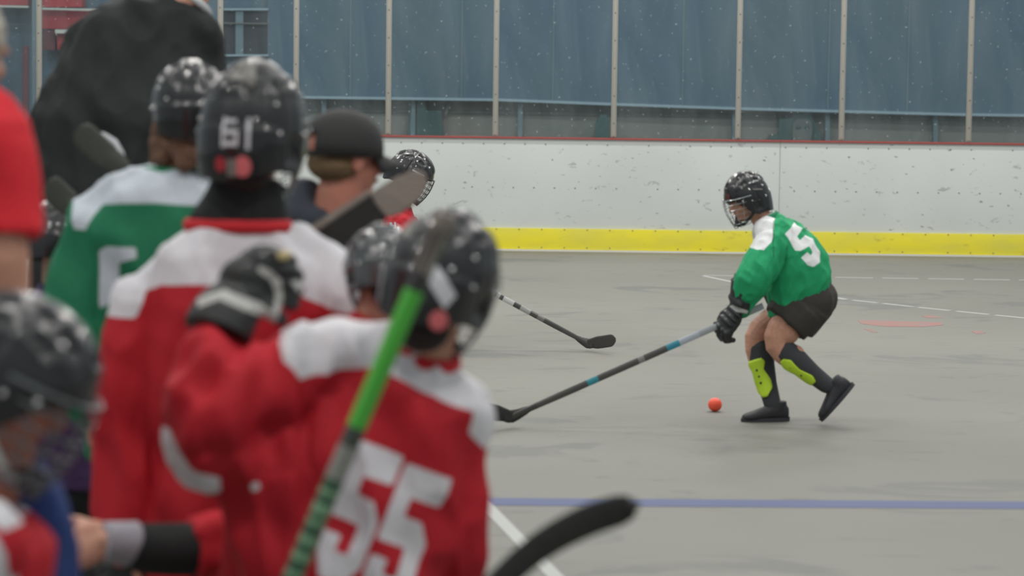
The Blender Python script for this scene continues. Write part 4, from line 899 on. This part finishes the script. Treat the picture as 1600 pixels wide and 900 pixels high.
jb = MB(); torso(jb, pel, chest, neck, (0, -1, 0), (.20, .20, .21), (.15, .15, .13)); sleeve(jb, RS, RE, RW, s=.95); sleeve(jb, LS, LE, LW, s=.95)
sh_w = [(646, 338), (654, 326), (700, 330), (704, 380), (664, 372)]
letters = [[(612, 346), (614, 346), (618, 352), (618, 345), (620, 345), (621, 355), (619, 355), (614, 351), (614, 355), (612, 355)], [(622, 352), (625, 352), (627, 362), (624, 362), (624, 357), (622, 361)], [(616, 366), (620, 366), (632, 373), (632, 375), (620, 369)]]
jb.blob('jersey', M['red_jersey'], root, .007, 4, mask=plane_mask([sh_w], letters, D - .12), folds=folds_fn(.008, 14, 8, 2.7))
pb = MB(); pb.ell(pel - Z * .02, (.15, .16, .14))
for h_, k_ in zip(hips, kn): pb.tube([h_, h_.lerp(k_, .9)], [.115, .095], n=16)
pb.blob('shorts', M['black_short'], root, .010, 4, folds=folds_fn(.004))
for k_, a_ in zip(kn, an): sb = MB(); sb.tube([k_.lerp(a_, .12), k_.lerp(a_, .4), a_ + Z * .01], [.056, .060, .042], n=16, smooth=3); sb.blob('sock', M['sock'], root, .008, 2)
for a_ in an: shoe(root, a_, (1, 0, 0), Z, .95)
for w_, e_ in ((RW, RE), (LW, LE)): glove(root, w_, w_ - e_, (.85, 0, -.5), (.2, -.5, .8), (0, .5, .8), 1.1, .95)
h = Helmet(root, hc, F, U, 1.0, cage='cage_black'); h.patch('brand_strip', M['sticker_white'], 1.15, .20, .075, .008, .0); h.patch('brand_mark', M['sticker_white'], .9, .95, .028, .010, .8)
hl = P(918, 543, 15.22); hl.z = .045; tip = P(962, 530, 15.05); tip.z = .075
sb_ = mat_bands('letter_stick_paint', [(0, (.03, .03, .03))] + [(.30 + .022 * i + (.004 if i % 3 else 0), ((.5, .5, .49) if i % 2 else (.05, .05, .05))) for i in range(10)] + [(.56, (.05, .05, .048)), (.60, (.32, .33, .31)), (.66, (.06, .055, .05)), (.70, (.16, .16, .15)), (.74, (.05, .05, .045)), (.85, (.06, .055, .05))])
bt = P(655, 396, 15.3)
stick('black hockey stick with white lettering reaching right of the 55 helmet', bt, hl, tip, bands=sb_, m_blade='stick_dark', tape='tape_beige', bl_h=.075, curve=.0, blade_up=(0, 0, 1))

# --- green number 5 running on the rink
gf = G(1197, 658); D = gf.y; root = person((P(1215, 650, D).x, D, 0), 'player in green jersey 5 and black shorts running across the rink')
hc = P(1167, 308, D - .02); F = Vector((-.88, -.40, -.30)); U = Vector((-.20, -.05, 1)); neck = P(1197, 347, D); sc_ = .86
chest = P(1220, 398, D); pel = P(1254, 468, D)
bd = MB(); g, Mx = add_head(bd, hc - Vector((0, 0, .008)), F, U, .92); bd.tube([hc + Vector((.02, 0, -.03)), neck + Vector((.02, 0, -.04))], [.045, .055], n=14)
rt = Vector((.25, 1, .1)).normalized(); torso(bd, pel, chest, neck, rt, (.12, .12, .14), (.085, .09, .095))
NS, NE_, NW = P(1207, 377, D - .15), P(1172, 440, D - .24), P(1158, 478, D - .20); FS, FE, FW = P(1188, 380, D + .14), P(1160, 425, D + .12), P(1158, 412, D + .0)
FW = P(1166, 426, D + .10); FS = P(1200, 376, D + .14); FE = P(1188, 430, D + .16)
arm(bd, NS, NE_, NW, s=.9); arm(bd, FS, FE, FW, s=.9)
NH, NK, NA = P(1243, 487, D - .085), P(1214, 540, D - .10), P(1292, 602, D - .10)      # near leg trailing
FH, FK, FA = P(1243, 485, D + .085), P(1181, 528, D + .07), P(1207, 632, D + .0)
bd.tube([NH, NK, NA], [.082, .056, .032], n=16, smooth=5); bd.tube([FH, FK, FA], [.082, .056, .032], n=16, smooth=5)
bd.ell(NH.lerp(NK, .5), (.07, .07, .08)); bd.ell(NK.lerp(NA, .3) + Vector((.01, 0, .012)), (.052, .048, .05)); bd.ell(FK.lerp(FA, .3) + Vector((.02, 0, 0)), (.048, .048, .065))
bd.blob('body', M['skin'], root, .005, 2); face_parts(root, g, Mx, .92, F)
jb = MB(); ax = (neck - pel).normalized(); fw = Vector((-ax.z, 0, ax.x)).normalized()
def rg(px, py, wv, dv, y=0): return (P(px, py, D + y), Vector((.12, 1, .05)).normalized() * wv, fw * dv)
jb.loft([rg(1249, 472, .165, .160), rg(1250, 448, .185, .168), rg(1244, 422, .19, .165), rg(1232, 392, .185, .145), rg(1219, 366, .16, .11), rg(1204, 348, .085, .072), rg(1195, 338, .06, .05)])
jb.tube([NS, P(1190, 415, D - .21), NE_ + Vector((.012, 0, 0)), NW], [.078, .088, .084, .056], n=18, smooth=5, cap=True); jb.tube([FS, FE, FW.lerp(FE, .3)], [.070, .065, .045], n=18, smooth=4)
jb.ell(P(1202, 362, D - .09), (.075, .10, .075)); jb.tube([P(1215, 362, D - .10), P(1228, 400, D - .1)], [.07, .09])
yk = [(1183, 388), (1158, 384), (1155, 330), (1200, 322), (1218, 333), (1210, 345), (1207, 365), (1203, 376), (1190, 389)]
five = [(1226, 365), (1245, 350), (1256, 359), (1247, 369), (1251, 375), (1261, 368), (1272, 376), (1283, 397), (1282, 410), (1271, 417), (1261, 414), (1251, 402), (1261, 394), (1267, 399), (1270, 395), (1265, 385), (1250, 392), (1242, 391)]
z2 = [(1258, 350), (1268, 357), (1276, 368), (1279, 376), (1270, 366), (1262, 358)]
seam = [(1224, 335), (1226, 334), (1262, 362), (1262, 364)]
jb.blob('jersey', M['green_jersey'], root, .006, 4, mask=plane_mask([yk], [five], D - .16, extra=[seam, [(1208, 346), (1210, 344), (1206, 380), (1206, 400), (1204, 400), (1204, 376)]]), folds=folds_fn(.006, 16, 11, 4.4))
collar(root, P(1197, 341, D), neck - chest, rt, M['green_plain'], .065, .055, .010)
pb = MB(); pb.ell(P(1258, 468, D), (.155, .17, .13)); pb.tube([P(1250, 478, D - .075), P(1226, 505, D - .09)], [(.135, .11), (.118, .105)], n=20, ref=(1, 0, 0), cap=False); pb.tube([P(1250, 470, D + .08), P(1210, 492, D + .09)], [.125, .115], n=18, cap=False)
pb.tube([P(1262, 480, D - .06), P(1243, 512, D - .07)], [.11, .09], n=16, cap=False)
pb.blob('shorts', M['black_short'], root, .007, 4, folds=folds_fn(.004))
def sock(K, A, t0, name='sock'):
    sb = MB(); sb.tube([K.lerp(A, t0), K.lerp(A, .34), K.lerp(A, .7), A], [.058, .062, .046, .041], n=18, smooth=4); return sb.blob(name, M['sock'], root, .006, 2)
sN = sock(NK, NA, .10); sF = sock(FK, FA, .13)
def guard(pts, Y, pr):
    """thin curved lime panel hugging the sock"""
    a = pix_poly(pts, Y); xs_, zs_ = [q[0] for q in a], [q[1] for q in a]; return a
def lime(parent, K, A, side, t0, t1, w, prof):
    ax_ = (A - K).normalized(); s_ = Vector(side); s_ = (s_ - ax_ * s_.dot(ax_)).normalized(); b_ = ax_.cross(s_); V = []; nT, nA = 18, 9
    for i in range(nT):
        t = i / (nT - 1); tt = t0 + (t1 - t0) * t; c = K.lerp(A, tt); rr = np.interp(tt, [.1, .34, .7, 1], [.060, .066, .051, .044]) + .002; ww = w * np.interp(t, [x for x, _ in prof], [y for _, y in prof])
        for j in range(nA): an_ = (j / (nA - 1) - .5) * 2 * ww; V.append(c + (s_ * math.cos(an_) + b_ * math.sin(an_)) * rr)
    q = MB(); q.add(V, [(i * nA + j, i * nA + j + 1, (i + 1) * nA + j + 1, (i + 1) * nA + j) for i in range(nT - 1) for j in range(nA - 1)]); o = q.build('shin_guard', M['lime'], parent); md = o.modifiers.new('s', 'SOLIDIFY'); md.thickness = .008; md.offset = 0
    q = MB()
    for t in (.28, .45, .62):
        c = K.lerp(A, t0 + (t1 - t0) * t); q.ell(c + s_ * (.066 if t < .4 else .060), (.006, .006, .006), n=2)
    q.build('vent_hole', M['sole'], o)
lime(sF, FK, FA, (-.55, -.80, 0), .32, .88, .95, [(0, .55), (.1, .8), (.3, .55), (.6, .95), (.8, .95), (1, .25)])
lime(sN, NK, NA, (-.35, -.72, -.45), .18, .80, .62, [(0, .25), (.15, .8), (.5, .5), (.85, .9), (1, .5)])
fo = shoe(root, Vector((FA.x + .010, FA.y, .088)), (-1, -.22, -.02), (-.02, 0, 1), .88)
so = shoe(root, P(1299, 600, D - .10), (-.66, -.12, -.75), (-.75, 0, .66), .86)
gl_n = glove(root, P(1154, 487, D - .22), (-.25, 0, -1), (-.62, .02, -.75), (-.65, -.60, .4), (-.6, .4, .6), .95, 1.16, mask=plane_mask([[(1141, 480), (1145, 477), (1170, 486), (1168, 491), (1150, 487)]], [], D - .27, extra=[]))
gl_f = glove(root, P(1164, 424, D + .10), (-.8, 0, .4), (-.75, -.1, -.65), (-.6, .1, .8), (0, -.6, .7), 1.2, .72)
nape(root, hc, F, U, .82, 'hair_dark'); h = Helmet(root, hc, F, U, .80, cage='chrome', wire=.0019, tall=1.14); h.patch('brand_strip', M['sticker_grey'], -1.75, .28, .060, .008, .3); h.patch('round_sticker', mat('sticker_dull_red', (.10, .02, .015), .5), -.25, .30, .03, .03, 0, True)
for a_ in (-1.5, -1.7, -2.0): h.patch('small_sticker', M['sticker_white'], a_, .62, .014, .008)
hl = P(800, 668, 11.78); hl.z = .052; tip = P(752, 652, 11.62); tip.z = .085; bt = P(1192, 478, D - .16)
dirv = (bt - hl).normalized(); 
s5 = mat_bands('blue_flash_stick_paint', [(0, (.30, .32, .33)), (.255, (.36, .40, .45)), (.335, (.02, .22, .30)), (.385, (.06, .055, .05)), (.475, (.20, .19, .18)), (.50, (.06, .055, .05)), (.66, (.02, .22, .27)), (.70, (.055, .052, .046)), (.9, (.035, .034, .03))])
stick('long grey hockey stick with teal flashes held by the green player', bt, hl, P(728, 636, 11.62), bands=s5, m_blade='tape_black', tape='sticker_grey' if False else None, bl_h=.075, curve=-.012, blade_up=(.08, 0, 1))
# --- ball
gb = G(1117, 643); q = MB(); q.ell((gb.x, gb.y, .034), (.034,) * 3, n=4)
tag(q.build('ball', M['ball'], loc=(gb.x, gb.y, 0)), 'small bright orange hockey ball on the floor before green player', 'ball')
